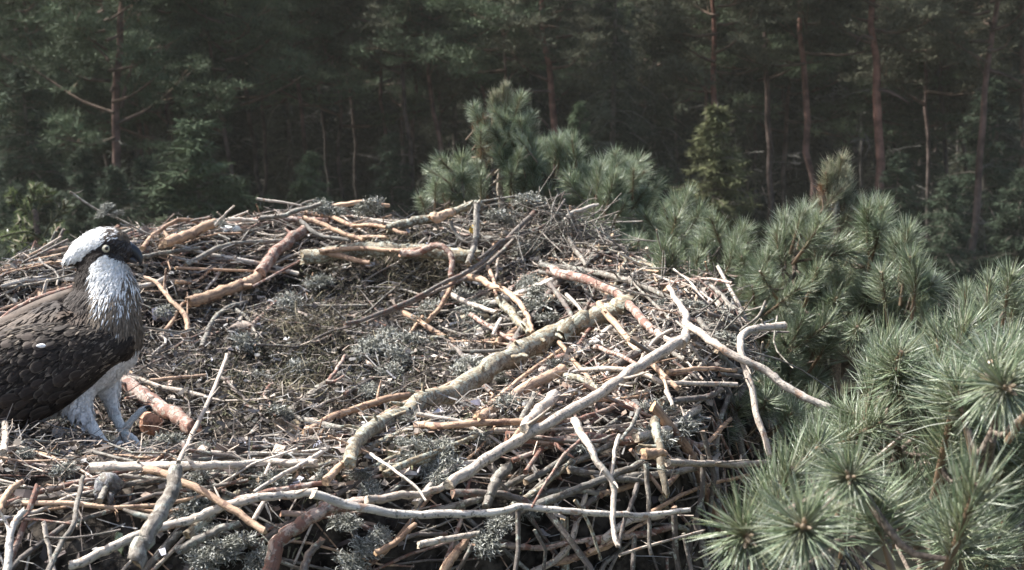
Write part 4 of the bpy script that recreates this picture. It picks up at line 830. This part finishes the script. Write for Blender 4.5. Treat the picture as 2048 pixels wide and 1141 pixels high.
br = MB(); loft(br, [(192,494,3,4,-33),(206,488,5,6,-35),(222,490,5,7,-33),(236,496,4,6,-28)], 10, 4); br.c = [np.tile(BRN * 1.1, (len(br.v[0]), 1))]; bobj(br, 'brow', M['feather'])
# crest
# legs, toes, claws
def leg(pts, r, toes, name):
    mb = MB(); p = crom([B(*q) for q in pts], 10); tube(mb, p, np.array(r) * K if len(np.atleast_1d(r)) > 1 else r * K, 12, (.7, .7, .66), rough=.04); lo = bobj(mb, name, M['skin']); lo['label'] = 'pale grey scaled leg'
    for tp in toes:
        tb = MB(); q = crom([B(*x) for x in tp], 12); rr_ = np.linspace(7.6, 5.8, 12) * (1 + .12 * np.cos(np.arange(12) * 2.1)) * K; tube(tb, q, rr_, 10, (.68, .68, .64), rough=.03); bobj(tb, 'toe', M['skin'], lo)
        d = q[-1] - q[-2]; d /= np.linalg.norm(d); c0 = q[-1]; cb_ = MB(); cl = crom([c0 - d * 3 * K, c0 + d * 9 * K, c0 + d * 14 * K - RU * 8 * K, c0 + d * 13 * K - RU * 17 * K], 8); tube(cb_, cl, np.linspace(4.4, .5, 8) * K, 8, (.02, .02, .02)); bobj(cb_, 'claw', M['horn'], lo)
leg([(178,840,-42),(200,876,-46),(222,896,-48)], np.linspace(12, 9, 10), [[(222,896,-48),(236,905,-56),(246,920,-62)], [(222,896,-48),(214,912,-58),(216,930,-66)], [(222,896,-48),(200,905,-58),(184,918,-62)], [(222,896,-48),(232,888,-30),(242,886,-14)]], 'leg')
leg([(230,830,36),(240,852,36),(252,872,34)], np.linspace(11, 9, 10), [[(248,866,34),(262,846,28),(280,826,22),(292,818,20)], [(252,872,34),(268,880,24),(280,896,18)], [(252,872,34),(256,892,22),(248,910,14)], [(252,872,34),(236,886,40),(224,894,44)]], 'leg')

# ================================================================== PINE BOUGHS ROUND THE NEST
NEEDC = [(.28, .345, .225), (.335, .395, .26), (.22, .285, .185), (.37, .40, .26), (.56, .59, .49)]
def tuft_mesh(seed, nn_, spread, Ls, bud=True, col=None, star=False):
    r2 = np.random.default_rng(seed); mb = MB(); ax = .045 if star else .085
    n = nn_; s = r2.uniform(0, 1, n) ** .8; ph = r2.uniform(0, 2 * math.pi, n); el = np.radians(np.clip(r2.normal(spread - 22 * s, 13, n), 8, 105))
    o = np.stack([np.cos(ph) * .004, np.sin(ph) * .004, s * ax], 1); rad = np.stack([np.cos(ph), np.sin(ph), np.zeros(n)], 1)
    d = rad * np.sin(el)[:, None] + np.array([0, 0, 1.]) * np.cos(el)[:, None]; L = np.clip(r2.normal(.95, .17, n), .4, 1.25) * Ls * (1 - .25 * s)
    bend = (np.array([0, 0, 1.]) - rad * .2) * (L * r2.uniform(-.08, .26, n))[:, None] + r2.normal(0, .07, (n, 3)) * L[:, None]; cols = np.array(col or NEEDC)[r2.integers(0, len(col or NEEDC), n)] * r2.uniform(.7, 1.35, (n, 1))
    side = np.cross(d, r2.normal(0, 1, (n, 3))); side /= np.linalg.norm(side, axis=1)[:, None]; s3 = np.cross(d, side); V = []
    for f, w_ in ((0, .0007), (.5, .0007), (1, .0001)):
        c = o + d * (L * f)[:, None] + bend * f * f
        for q in range(3): V.append(c + (side * math.cos(q * 2.094) + s3 * math.sin(q * 2.094)) * w_)
    v = np.stack(V, 1).reshape(-1, 3); b = np.arange(n)[:, None, None] * 9
    f4 = (b + np.array([[i * 3 + j, i * 3 + (j + 1) % 3, (i + 1) * 3 + (j + 1) % 3, (i + 1) * 3 + j] for i in range(2) for j in range(3)])[None]).reshape(-1, 4)
    cc = np.repeat(cols, 9, 0).reshape(n, 9, 3); cc[:, :3] = cc[:, :3] * .6 + np.array([.3, .24, .14]) * .4; mb.add(v, None, f4, cc.reshape(-1, 3))
    p = np.array([[0, 0, -.05], [0, 0, 0], [0, 0, ax * .6], [0, 0, ax]]); keep = (.24, .17, .11)
    tube(mb, p, [.0042, .004, .0035, .003], 6, keep)
    if bud:
        tube(mb, np.array([[0, 0, ax], [0, 0, ax + .006], [0, 0, ax + .012], [0, 0, ax + .017]]), [.0028, .0036, .0028, .0007], 6, (.34, .27, .19))
        for k in range(3): a = k * 1.57; e = np.array([math.cos(a) * .006, math.sin(a) * .006, ax + .004]); tube(mb, np.array([e * [.5, .5, 1], e + [0, 0, .006], e + [math.cos(a) * .002, math.sin(a) * .002, .011]]), [.0022, .0024, .0006], 5, (.34, .27, .19))
    me = mb.mesh('needle_tuft', True); me.materials.append(M['needle']); return me
TM = [tuft_mesh(31, 230, 60, .058, bud=False), tuft_mesh(32, 250, 68, .054, bud=False), tuft_mesh(33, 200, 50, .060, bud=False), tuft_mesh(34, 260, 78, .058, star=True, bud=False), tuft_mesh(35, 210, 56, .050, bud=False)]
TMS = [tuft_mesh(36, 280, 80, .064, star=True), tuft_mesh(37, 290, 72, .06, star=True)]
TML = [tuft_mesh(39, 190, 55, .05, bud=False, col=[(.42, .42, .31), (.34, .35, .25), (.26, .30, .20), (.5, .46, .34)])]
TMB = [tuft_mesh(38, 150, 60, .05, col=[(.28, .14, .07), (.22, .12, .07), (.3, .2, .1)])]
def tree_root(loc, label):
    root = empty('pine_tree', loc); tag(root, label, 'pine tree'); return root
def bark_tube(root, pts, r, name='branch', c=(.2, .16, .13), label=None, k=8):
    mb = MB(); off = np.array(root.location); p = crom(pts, max(8, len(pts) * 4)); n = len(p); p = p + rng.normal(0, .002, p.shape)
    tube(mb, p - off, np.linspace(r[0], r[1], n), k, np.array(c) * rng.uniform(.75, 1.25, (n, 1)), rough=.08); o = mb.obj(name, M['shoot'], root)
    if label: o['label'] = label
    return o, p
def put_tuft(par, root, pos, ax, me, s):
    o = link('needle_tuft', me, par); ax = np.array(ax, float); ax /= np.linalg.norm(ax); q = Vector(ax).to_track_quat('Z', 'Y') @ Quaternion((0, 0, 1), rng.uniform(0, 6.28))
    o.location = Vector(np.array(pos) - np.array(root.location)); o.rotation_mode = 'QUATERNION'; o.rotation_quaternion = q; o.scale = (s, s, s); return o
ALLSPRAY = {}
def bough(root, base, mids, tufts, r, label, c=(.15, .12, .095)):
    """main stem through mids, then a thin shoot to each tuft"""
    pts = [base] + mids; bo, p = bark_tube(root, pts, r, 'branch', c, label)
    tw = MB(); off = np.array(root.location)
    for (pos, ax, me, s) in tufts:
        ax = np.array(ax, float); ax /= np.linalg.norm(ax); dd = np.linalg.norm(p - pos, axis=1) + .35 * np.maximum(0, (p[:, 2] - pos[2])); j = int(np.argmin(dd)); st = pos - ax * .05 * s
        q = crom([p[j], (p[j] * .45 + st * .55) + rng.normal(0, .004, 3), pos], 8); tube(tw, q - off, np.linspace(.0042, .003, 8) * min(s, 1.2), 6, np.array(c) * 1.0, rough=.08)
        put_tuft(bo, root, pos, ax, me, s)
    t = tw.mesh('shoot'); t.materials.append(M['shoot']); so_ = link('shoots', t, bo); so_['kind'] = 'stuff'
    return bo
def tuftlist(items, n_rand=0, poly=None, drange=None, up=(0, -.15, 1), s0=1., meshes=None):
    out = []
    for it in items:
        u, v, D, s, kind = it[:5]; pos = P(u, v, D); toc = CAMP - pos; toc /= np.linalg.norm(toc)
        if kind == 's': ax = toc + rng.normal(0, .18, 3); me = TMS[rng.integers(0, 2)]
        elif kind == 'l': ax = np.array([rng.normal(0, .4), rng.normal(0, .3), 1]); me = TML[0]
        elif kind == 'b': ax = np.array([rng.normal(0, .5), rng.normal(0, .3), 1]); me = TMB[0]
        else: ax = np.array(up) + rng.normal(0, .4, 3); ax[2] = abs(ax[2]); me = TM[rng.integers(0, 5)]
        out.append((pos, ax, me, s))
    if poly:
        pl = np.array(poly, float); lo, hi = pl.min(0), pl.max(0); tries = 0
        while n_rand > 0 and tries < 20000:
            tries += 1; u, v = rng.uniform(lo, hi); ins = False; j = len(pl) - 1
            for i in range(len(pl)):
                if (pl[i, 1] > v) != (pl[j, 1] > v) and u < (pl[j, 0] - pl[i, 0]) * (v - pl[i, 1]) / (pl[j, 1] - pl[i, 1]) + pl[i, 0]: ins = not ins
                j = i
            if not ins: continue
            D = rng.uniform(*drange); pos = P(u, v, D)
            hz = float(h(pos[0], pos[1])); rn = np.hypot(pos[0] - NC[0], pos[1] - NC[1])
            if rn < 1.13 and pos[2] > hz: continue
            toc = CAMP - pos; toc /= np.linalg.norm(toc); ax = np.array(up) * 1.0 + toc * rng.uniform(-.2, .8) + rng.normal(0, .38, 3)
            out.append((pos, ax, (meshes or TM)[rng.integers(0, len(meshes or TM))], s0 * rng.uniform(.85, 1.15))); n_rand -= 1
    return out
# the pine that carries the nest, with its near right boughs
tb = np.array([NC[0] + .1, NC[1] + .1, GROUND - .1]); t1 = tree_root(tb, 'tall pine carrying the nest, its long-needled boughs filling the right foreground')
bark_tube(t1, [tb, tb + [.3, .2, 5], tb + [.1, -.1, 11], np.array([NC[0], NC[1], -.35])], (.24, .15), 'trunk', (.24, .14, .10), k=14)
for a_ in range(7):
    a0 = a_ * .9; bark_tube(t1, [np.array([NC[0], NC[1], -1.6]), np.array([NC[0] + .5 * math.cos(a0), NC[1] + .5 * math.sin(a0), -1.0]), np.array([NC[0] + 1.0 * math.cos(a0), NC[1] + 1.0 * math.sin(a0), -.45])], (.06, .03), 'limb', (.2, .13, .1))
hub = np.array([.35, 2.0, -1.1])
bough(t1, hub, [P(1900, 1300, 1.7), P(1850, 1120, 1.35), P(1760, 1000, 1.15), P(1710, 950, 1.06)],
      tuftlist([(1705, 955, 1.05, .82, 's'), (1610, 1060, .98, .9, 's'), (1485, 1055, 1.08, .95, 's'), (1600, 930, 1.35, .9, 'n'), (1680, 890, 1.4, .9, 'n'), (1770, 1090, 1.1, 1, 'n'), (1900, 1120, 1.0, 1, 'n'), (1560, 1150, 1.15, 1, 'n')],
      14, [(1520, 1000), (1620, 940), (1800, 930), (2060, 1000), (2060, 1180), (1480, 1180)], (1.15, 1.7)), (.012, .004), 'nearest bough ending in three star-shaped needle tufts')
bough(t1, hub + [.1, 0, 0], [P(2000, 1250, 1.6), P(1980, 1000, 1.3), P(1990, 850, 1.15), P(1992, 760, 1.08)],
      tuftlist([(1990, 765, 1.06, .85, 's'), (2060, 820, 1.1, .9, 'n'), (1930, 840, 1.2, 1, 'n')], 24, [(1850, 830), (2000, 760), (2070, 740), (2070, 1050), (1850, 1050)], (1.15, 1.9)), (.012, .004), 'bough at the right edge topped by an orange-budded tuft')
bough(t1, hub + [0, .1, 0], [P(1850, 1200, 1.8), P(1800, 950, 1.6), P(1790, 830, 1.5), P(1790, 760, 1.45)],
      tuftlist([(1735, 810, 1.4, .9, 'n'), (1800, 790, 1.4, 1., 'n'), (1890, 770, 1.45, 1., 'n'), (1750, 770, 1.5, .9, 'n')], 30, [(1680, 920), (1740, 790), (1800, 740), (1900, 750), (1960, 840), (1900, 970), (1640, 980)], (1.4, 2.1)), (.018, .006), 'spiky bough behind the star-shaped tufts')
bough(t1, hub + [0, .2, 0], [P(1560, 1100, 2.2), P(1520, 980, 2.2), P(1490, 890, 2.15)],
      tuftlist([(1455, 850, 2.15, .9, 'n'), (1520, 830, 2.1, .9, 'n'), (1430, 880, 2.1, .8, 'n'), (1560, 850, 2.1, .9, 'n')], 12, [(1420, 820), (1560, 790), (1640, 860), (1600, 940), (1440, 950)], (2.1, 2.5)), (.016, .006), 'short shaded bough just below the right nest rim')
bough(t1, hub + [.3, .2, 0], [P(2020, 1000, 2.2), P(1990, 760, 2.2), P(1975, 650, 2.15)],
      tuftlist([(1970, 640, 2.1, .9, 'n'), (2010, 620, 2.15, .9, 'n'), (1935, 650, 2.2, .8, 'n')], 14, [(1900, 710), (1990, 650), (2070, 660), (2070, 800), (1900, 780)], (2.1, 2.7)), (.014, .006), 'leafy shoot rising at the right edge behind the foreground')
# pine top right of the nest
c2 = P(1660, 800, 3.1); t2 = tree_root(np.array([c2[0], c2[1], GROUND - .1]), 'young pine top with a knobbly pale leader, rising right of the nest')
bark_tube(t2, [np.array([c2[0], c2[1], GROUND - .1]), np.array([c2[0] + .2, c2[1] + .2, -8]), P(1660, 1100, 3.1), P(1655, 700, 3.05), P(1660, 480, 3.0), P(1672, 385, 3.0)], (.14, .008), 'trunk', (.22, .17, .13), k=10)
LD = [(1676, 362, 3.0, .8, 'l'), (1690, 385, 3.0, .8, 'l'), (1655, 385, 3.0, .8, 'l'), (1695, 410, 3.0, .8, 'l'), (1645, 400, 2.98, .5, 'b'), (1690, 440, 3.0, .8, 'l'), (1650, 450, 3.0, .8, 'l'), (1685, 480, 3.0, .7, 'l'), (1670, 500, 3.0, .8, 'l'), (1650, 500, 3.0, .7, 'l'), (1678, 372, 3.0, .8, 'l'), (1665, 395, 3.0, .8, 'l'), (1650, 415, 2.98, .8, 'l'), (1680, 420, 3.0, .8, 'l'), (1660, 445, 3.0, .6, 'b'), (1640, 430, 3.0, .45, 'b'), (1672, 470, 3.0, .8, 'l'), (1640, 470, 3.0, .7, 'l')]
bough(t2, P(1662, 620, 3.0), [P(1665, 520, 3.0), P(1668, 440, 2.98), P(1676, 385, 2.98)], tuftlist(LD), (.014, .005), 'pale knobbly leader shoot', (.34, .30, .24))
bough(t2, P(1658, 760, 3.05), [P(1620, 650, 2.95), P(1590, 560, 2.9), P(1590, 500, 2.9)], tuftlist([(1600, 480, 2.9, 1, 'n'), (1570, 500, 2.85, 1, 'n'), (1625, 500, 2.85, 1, 'n')], 34, [(1530, 560), (1560, 480), (1640, 470), (1690, 560), (1680, 700), (1540, 700)], (2.7, 3.2)), (.016, .006), 'bough left of the pale leader')
bough(t2, P(1660, 780, 3.05), [P(1720, 660, 3.0), P(1740, 540, 3.0), P(1745, 480, 2.95)], tuftlist([(1745, 465, 2.95, 1, 'n'), (1760, 490, 2.95, .9, 'n'), (1720, 490, 2.95, 1, 'n')], 22, [(1690, 500), (1730, 450), (1775, 470), (1800, 560), (1760, 660), (1690, 640)], (2.8, 3.3)), (.016, .006), 'bough right of the pale leader')
bough(t2, P(1662, 820, 3.05), [P(1740, 760, 2.9), P(1790, 660, 2.85), P(1800, 600, 2.85)], tuftlist([(1800, 560, 2.85, 1, 'n'), (1820, 600, 2.85, 1, 'n'), (1840, 640, 2.85, 1, 'n')], 36, [(1740, 560), (1800, 520), (1850, 600), (1850, 720), (1760, 780), (1690, 740)], (2.6, 3.1)), (.016, .006), 'lowest right bough of the young pine top')
bough(t2, P(1655, 860, 3.0), [P(1560, 780, 2.85), P(1520, 650, 2.9), P(1500, 580, 2.9)], tuftlist([], 30, [(1460, 600), (1540, 560), (1640, 680), (1640, 800), (1480, 740)], (2.65, 3.1)), (.016, .006), 'lowest left bough reaching toward the nest')
# pine top behind the nest
c3 = P(1080, 520, 3.9); t3 = tree_root(np.array([c3[0], c3[1], GROUND - .1]), 'small pine top with one tall shaggy leader, behind the back rim of the nest')
bark_tube(t3, [np.array([c3[0], c3[1], GROUND - .1]), np.array([c3[0] - .2, c3[1] + .1, -8]), P(1090, 1100, 3.9), P(1060, 520, 3.9)], (.14, .03), 'trunk', (.22, .17, .13), k=10)
bough(t3, P(1065, 560, 3.9), [P(1010, 450, 3.8), P(1000, 330, 3.75), P(1003, 240, 3.75), P(1006, 190, 3.75)],
      tuftlist([(1005, 198, 3.75, .6, 'l'), (990, 215, 3.75, .6, 'l'), (1022, 222, 3.75, .6, 'l'), (985, 230, 3.75, .8, 'l'), (1015, 250, 3.7, .8, 'n'), (1050, 280, 3.7, .8, 'n'), (1025, 285, 3.7, .9, 'n'), (985, 265, 3.7, .9, 'n'), (1020, 345, 3.7, .9, 'n'), (990, 340, 3.7, .9, 'n'), (1045, 330, 3.7, .9, 'n'), (1006, 204, 3.75, .65, 'l'), (1010, 228, 3.75, .8, 'l'), (1000, 245, 3.75, 1, 'n'), (1030, 230, 3.72, .8, 'n'), (1000, 285, 3.75, 1, 'n'), (1040, 265, 3.7, .8, 'n'), (960, 250, 3.7, .8, 'n'), (945, 265, 3.7, .7, 'b'), (955, 285, 3.72, .7, 'b'), (975, 290, 3.75, .9, 'n'), (1010, 320, 3.75, 1, 'n'), (1040, 300, 3.75, .9, 'n'), (1060, 290, 3.75, .8, 'l'), (970, 320, 3.7, .6, 'b'), (1000, 360, 3.7, .9, 'n')], 12, [(935, 310), (965, 250), (1045, 250), (1075, 340), (970, 350)], (3.62, 3.85), s0=.75, meshes=TM + TML), (.016, .006), 'tall leader shoot with a rusty tuft on its left', (.34, .29, .23))
bough(t3, P(1060, 580, 3.85), [P(980, 480, 3.7), P(930, 420, 3.65), P(905, 380, 3.6)], tuftlist([(905, 345, 3.6, .9, 'n'), (890, 360, 3.6, .8, 'n'), (925, 370, 3.6, .9, 'n'), (870, 405, 3.6, .8, 'n'), (850, 420, 3.6, .7, 'n'), (900, 400, 3.62, .9, 'n')], 16, [(860, 400), (920, 350), (980, 380), (1000, 430), (900, 425)], (3.6, 4.0)), (.014, .005), 'left bough sweeping down to the back rim')
bough(t3, P(1070, 570, 3.9), [P(1080, 450, 3.8), P(1100, 360, 3.8)], tuftlist([(1065, 360, 3.7, .9, 'n'), (1110, 330, 3.8, 1, 'n'), (1150, 335, 3.8, .9, 'n'), (1130, 350, 3.75, 1, 'n')], 75, [(1010, 400), (1050, 320), (1150, 320), (1180, 380), (1160, 440), (1030, 430)], (3.65, 4.2)), (.016, .006), 'bushy middle bough')
bough(t3, P(1080, 600, 3.9), [P(1180, 520, 3.7), P(1230, 420, 3.7), P(1240, 370, 3.7)], tuftlist([(1240, 350, 3.7, .95, 'n'), (1215, 360, 3.7, .9, 'n'), (1270, 380, 3.7, .9, 'n')], 62, [(1160, 380), (1240, 340), (1290, 390), (1310, 450), (1240, 500), (1170, 470)], (3.5, 4.0)), (.016, .006), 'rounded right-hand bough')
bough(t3, P(1085, 640, 3.8), [P(1280, 620, 3.4), P(1340, 520, 3.35), P(1360, 450, 3.35)], tuftlist([(1360, 435, 3.35, .95, 'n'), (1335, 440, 3.35, .8, 'n'), (1380, 460, 3.35, .9, 'n')], 34, [(1260, 500), (1350, 430), (1400, 480), (1440, 560), (1340, 600), (1260, 560)], (3.1, 3.6)), (.016, .006), 'low bough running out to the right of the nest')
bough(t3, P(1090, 680, 3.7), [P(1380, 660, 3.1), P(1430, 560, 3.05), P(1440, 500, 3.05)], tuftlist([(1440, 485, 3.05, 1., 'n'), (1415, 500, 3.05, .9, 'n'), (1465, 505, 3.05, .9, 'n')], 34, [(1330, 560), (1430, 480), (1490, 510), (1530, 620), (1480, 680), (1340, 620)], (2.7, 3.3)), (.016, .006), 'lowest bough nearest the right rim of the nest')
# young spruce tip behind the osprey
def spruce_tip(pts_list, D, label):
    base = P(90, 640, D); root = empty('spruce_tree', (base[0], base[1], GROUND - .1)); off = np.array(root.location); tag(root, label, 'spruce tree')
    top = P(70, 420, D); mb = MB(); tube(mb, crom([off, (off + base) / 2 + [.1, 0, 0], base, P(80, 520, D), top], 14) - off, np.linspace(.09, .012, 14), 8, (.13, .10, .08)); mb.obj('trunk', M['shoot'], root)
    side = []
    for pts in pts_list:
        for f_ in (.4, .62, .82):
            i = min(int(f_ * (len(pts) - 1)), len(pts) - 2); a = np.array(pts[i], float); b = np.array(pts[i + 1], float); m = a + (b - a) * (f_ * (len(pts) - 1) - i); d = (b - a)[:2]; d /= np.hypot(*d)
            for sg in (-1, 1):
                an = sg * R(rng.uniform(35, 60)); e = np.array([d[0] * math.cos(an) - d[1] * math.sin(an), d[0] * math.sin(an) + d[1] * math.cos(an)]) * rng.uniform(14, 26) * (1.2 - f_ * .6)
                side.append([tuple(m), (m[0] + e[0], m[1] + e[1], m[2] + rng.uniform(-.03, .03))])
    for pts in pts_list + side:
        q = crom([P(u, v, D + k * dz) for k, (u, v, dz) in enumerate([(a, b, c_) for a, b, c_ in pts])], 14); mb = MB(); tube(mb, q - off, np.linspace(.006, .003, 14), 6, (.12, .11, .07)); bo = mb.obj('branch', M['shoot'], root)
        nb_ = MB(); n = 320 if pts in pts_list else 60; i = rng.integers(0, 13, n); f = rng.random((n, 1)); c = q[i] * (1 - f) + q[i + 1] * f; t_ = q[i + 1] - q[i]; t_ /= np.linalg.norm(t_, axis=1)[:, None]
        d = rng.normal(0, 1, (n, 3)); d -= t_ * np.sum(d * t_, 1)[:, None]; d /= np.linalg.norm(d, axis=1)[:, None]; d = d + t_ * .7; d /= np.linalg.norm(d, axis=1)[:, None]; s = np.cross(d, t_); s /= np.linalg.norm(s, axis=1)[:, None]; L = rng.uniform(.014, .026, (n, 1))
        v = np.stack([c + s * .0010, c - s * .0010, c + d * L], 1).reshape(-1, 3) - off; nb_.add(v, np.arange(3 * n).reshape(-1, 3), None, np.repeat(np.array([.11, .14, .06]) * rng.uniform(.6, 1.3, (n, 1)), 3, 0)); o = nb_.obj('needles', M['needle'], bo, False, 'stuff')
spruce_tip([[(70, 440, 0), (60, 410, 0), (66, 385, 0), (68, 368, 0)], [(78, 450, 0), (55, 425, 0), (30, 400, 0), (18, 388, 0)], [(70, 430, .0), (85, 400, 0), (98, 378, 0)], [(84, 480, 0), (100, 450, 0), (120, 425, 0), (138, 402, 0)], [(84, 480, 0), (60, 465, -.05), (25, 468, -.1), (0, 475, -.1)], [(85, 500, 0), (60, 450, .1), (30, 440, .1)], [(86, 520, 0), (105, 500, 0), (130, 485, 0)], [(86, 520, 0), (60, 505, 0), (30, 510, 0)], [(88, 560, 0), (95, 520, -.1), (92, 480, -.1)], [(88, 560, 0), (120, 540, 0), (150, 535, 0)], [(88, 560, 0), (55, 545, 0), (10, 555, 0)], [(84, 500, 0), (110, 470, .1), (125, 455, .1)], [(80, 470, 0), (50, 480, .1), (20, 500, .1)]], 4.2, 'yellowish young spruce tip at the left edge behind the osprey')
print('sticks traced', TRACED)
# ------------------------------------------------------------------ thin morning haze between the nest and the wood
bpy.ops.mesh.primitive_cube_add(size=1); hz = bpy.context.object; hz.name = 'haze'; hz.scale = (900, 1100, 34); hz.location = (0, 300, GROUND - 1.5 + 17)
hm = bpy.data.materials.new('haze'); hm.use_nodes = True; hn = hm.node_tree; hn.nodes.remove(hn.nodes['Principled BSDF'])
pv = hn.nodes.new('ShaderNodeVolumePrincipled'); pv.inputs['Density'].default_value = .00030; pv.inputs['Color'].default_value = (1, .98, .86, 1); hn.links.new(pv.outputs[0], hn.nodes['Material Output'].inputs['Volume'])
hz.data.materials.append(hm); hz['kind'] = 'stuff'; hz['label'] = 'thin haze in front of the forest'
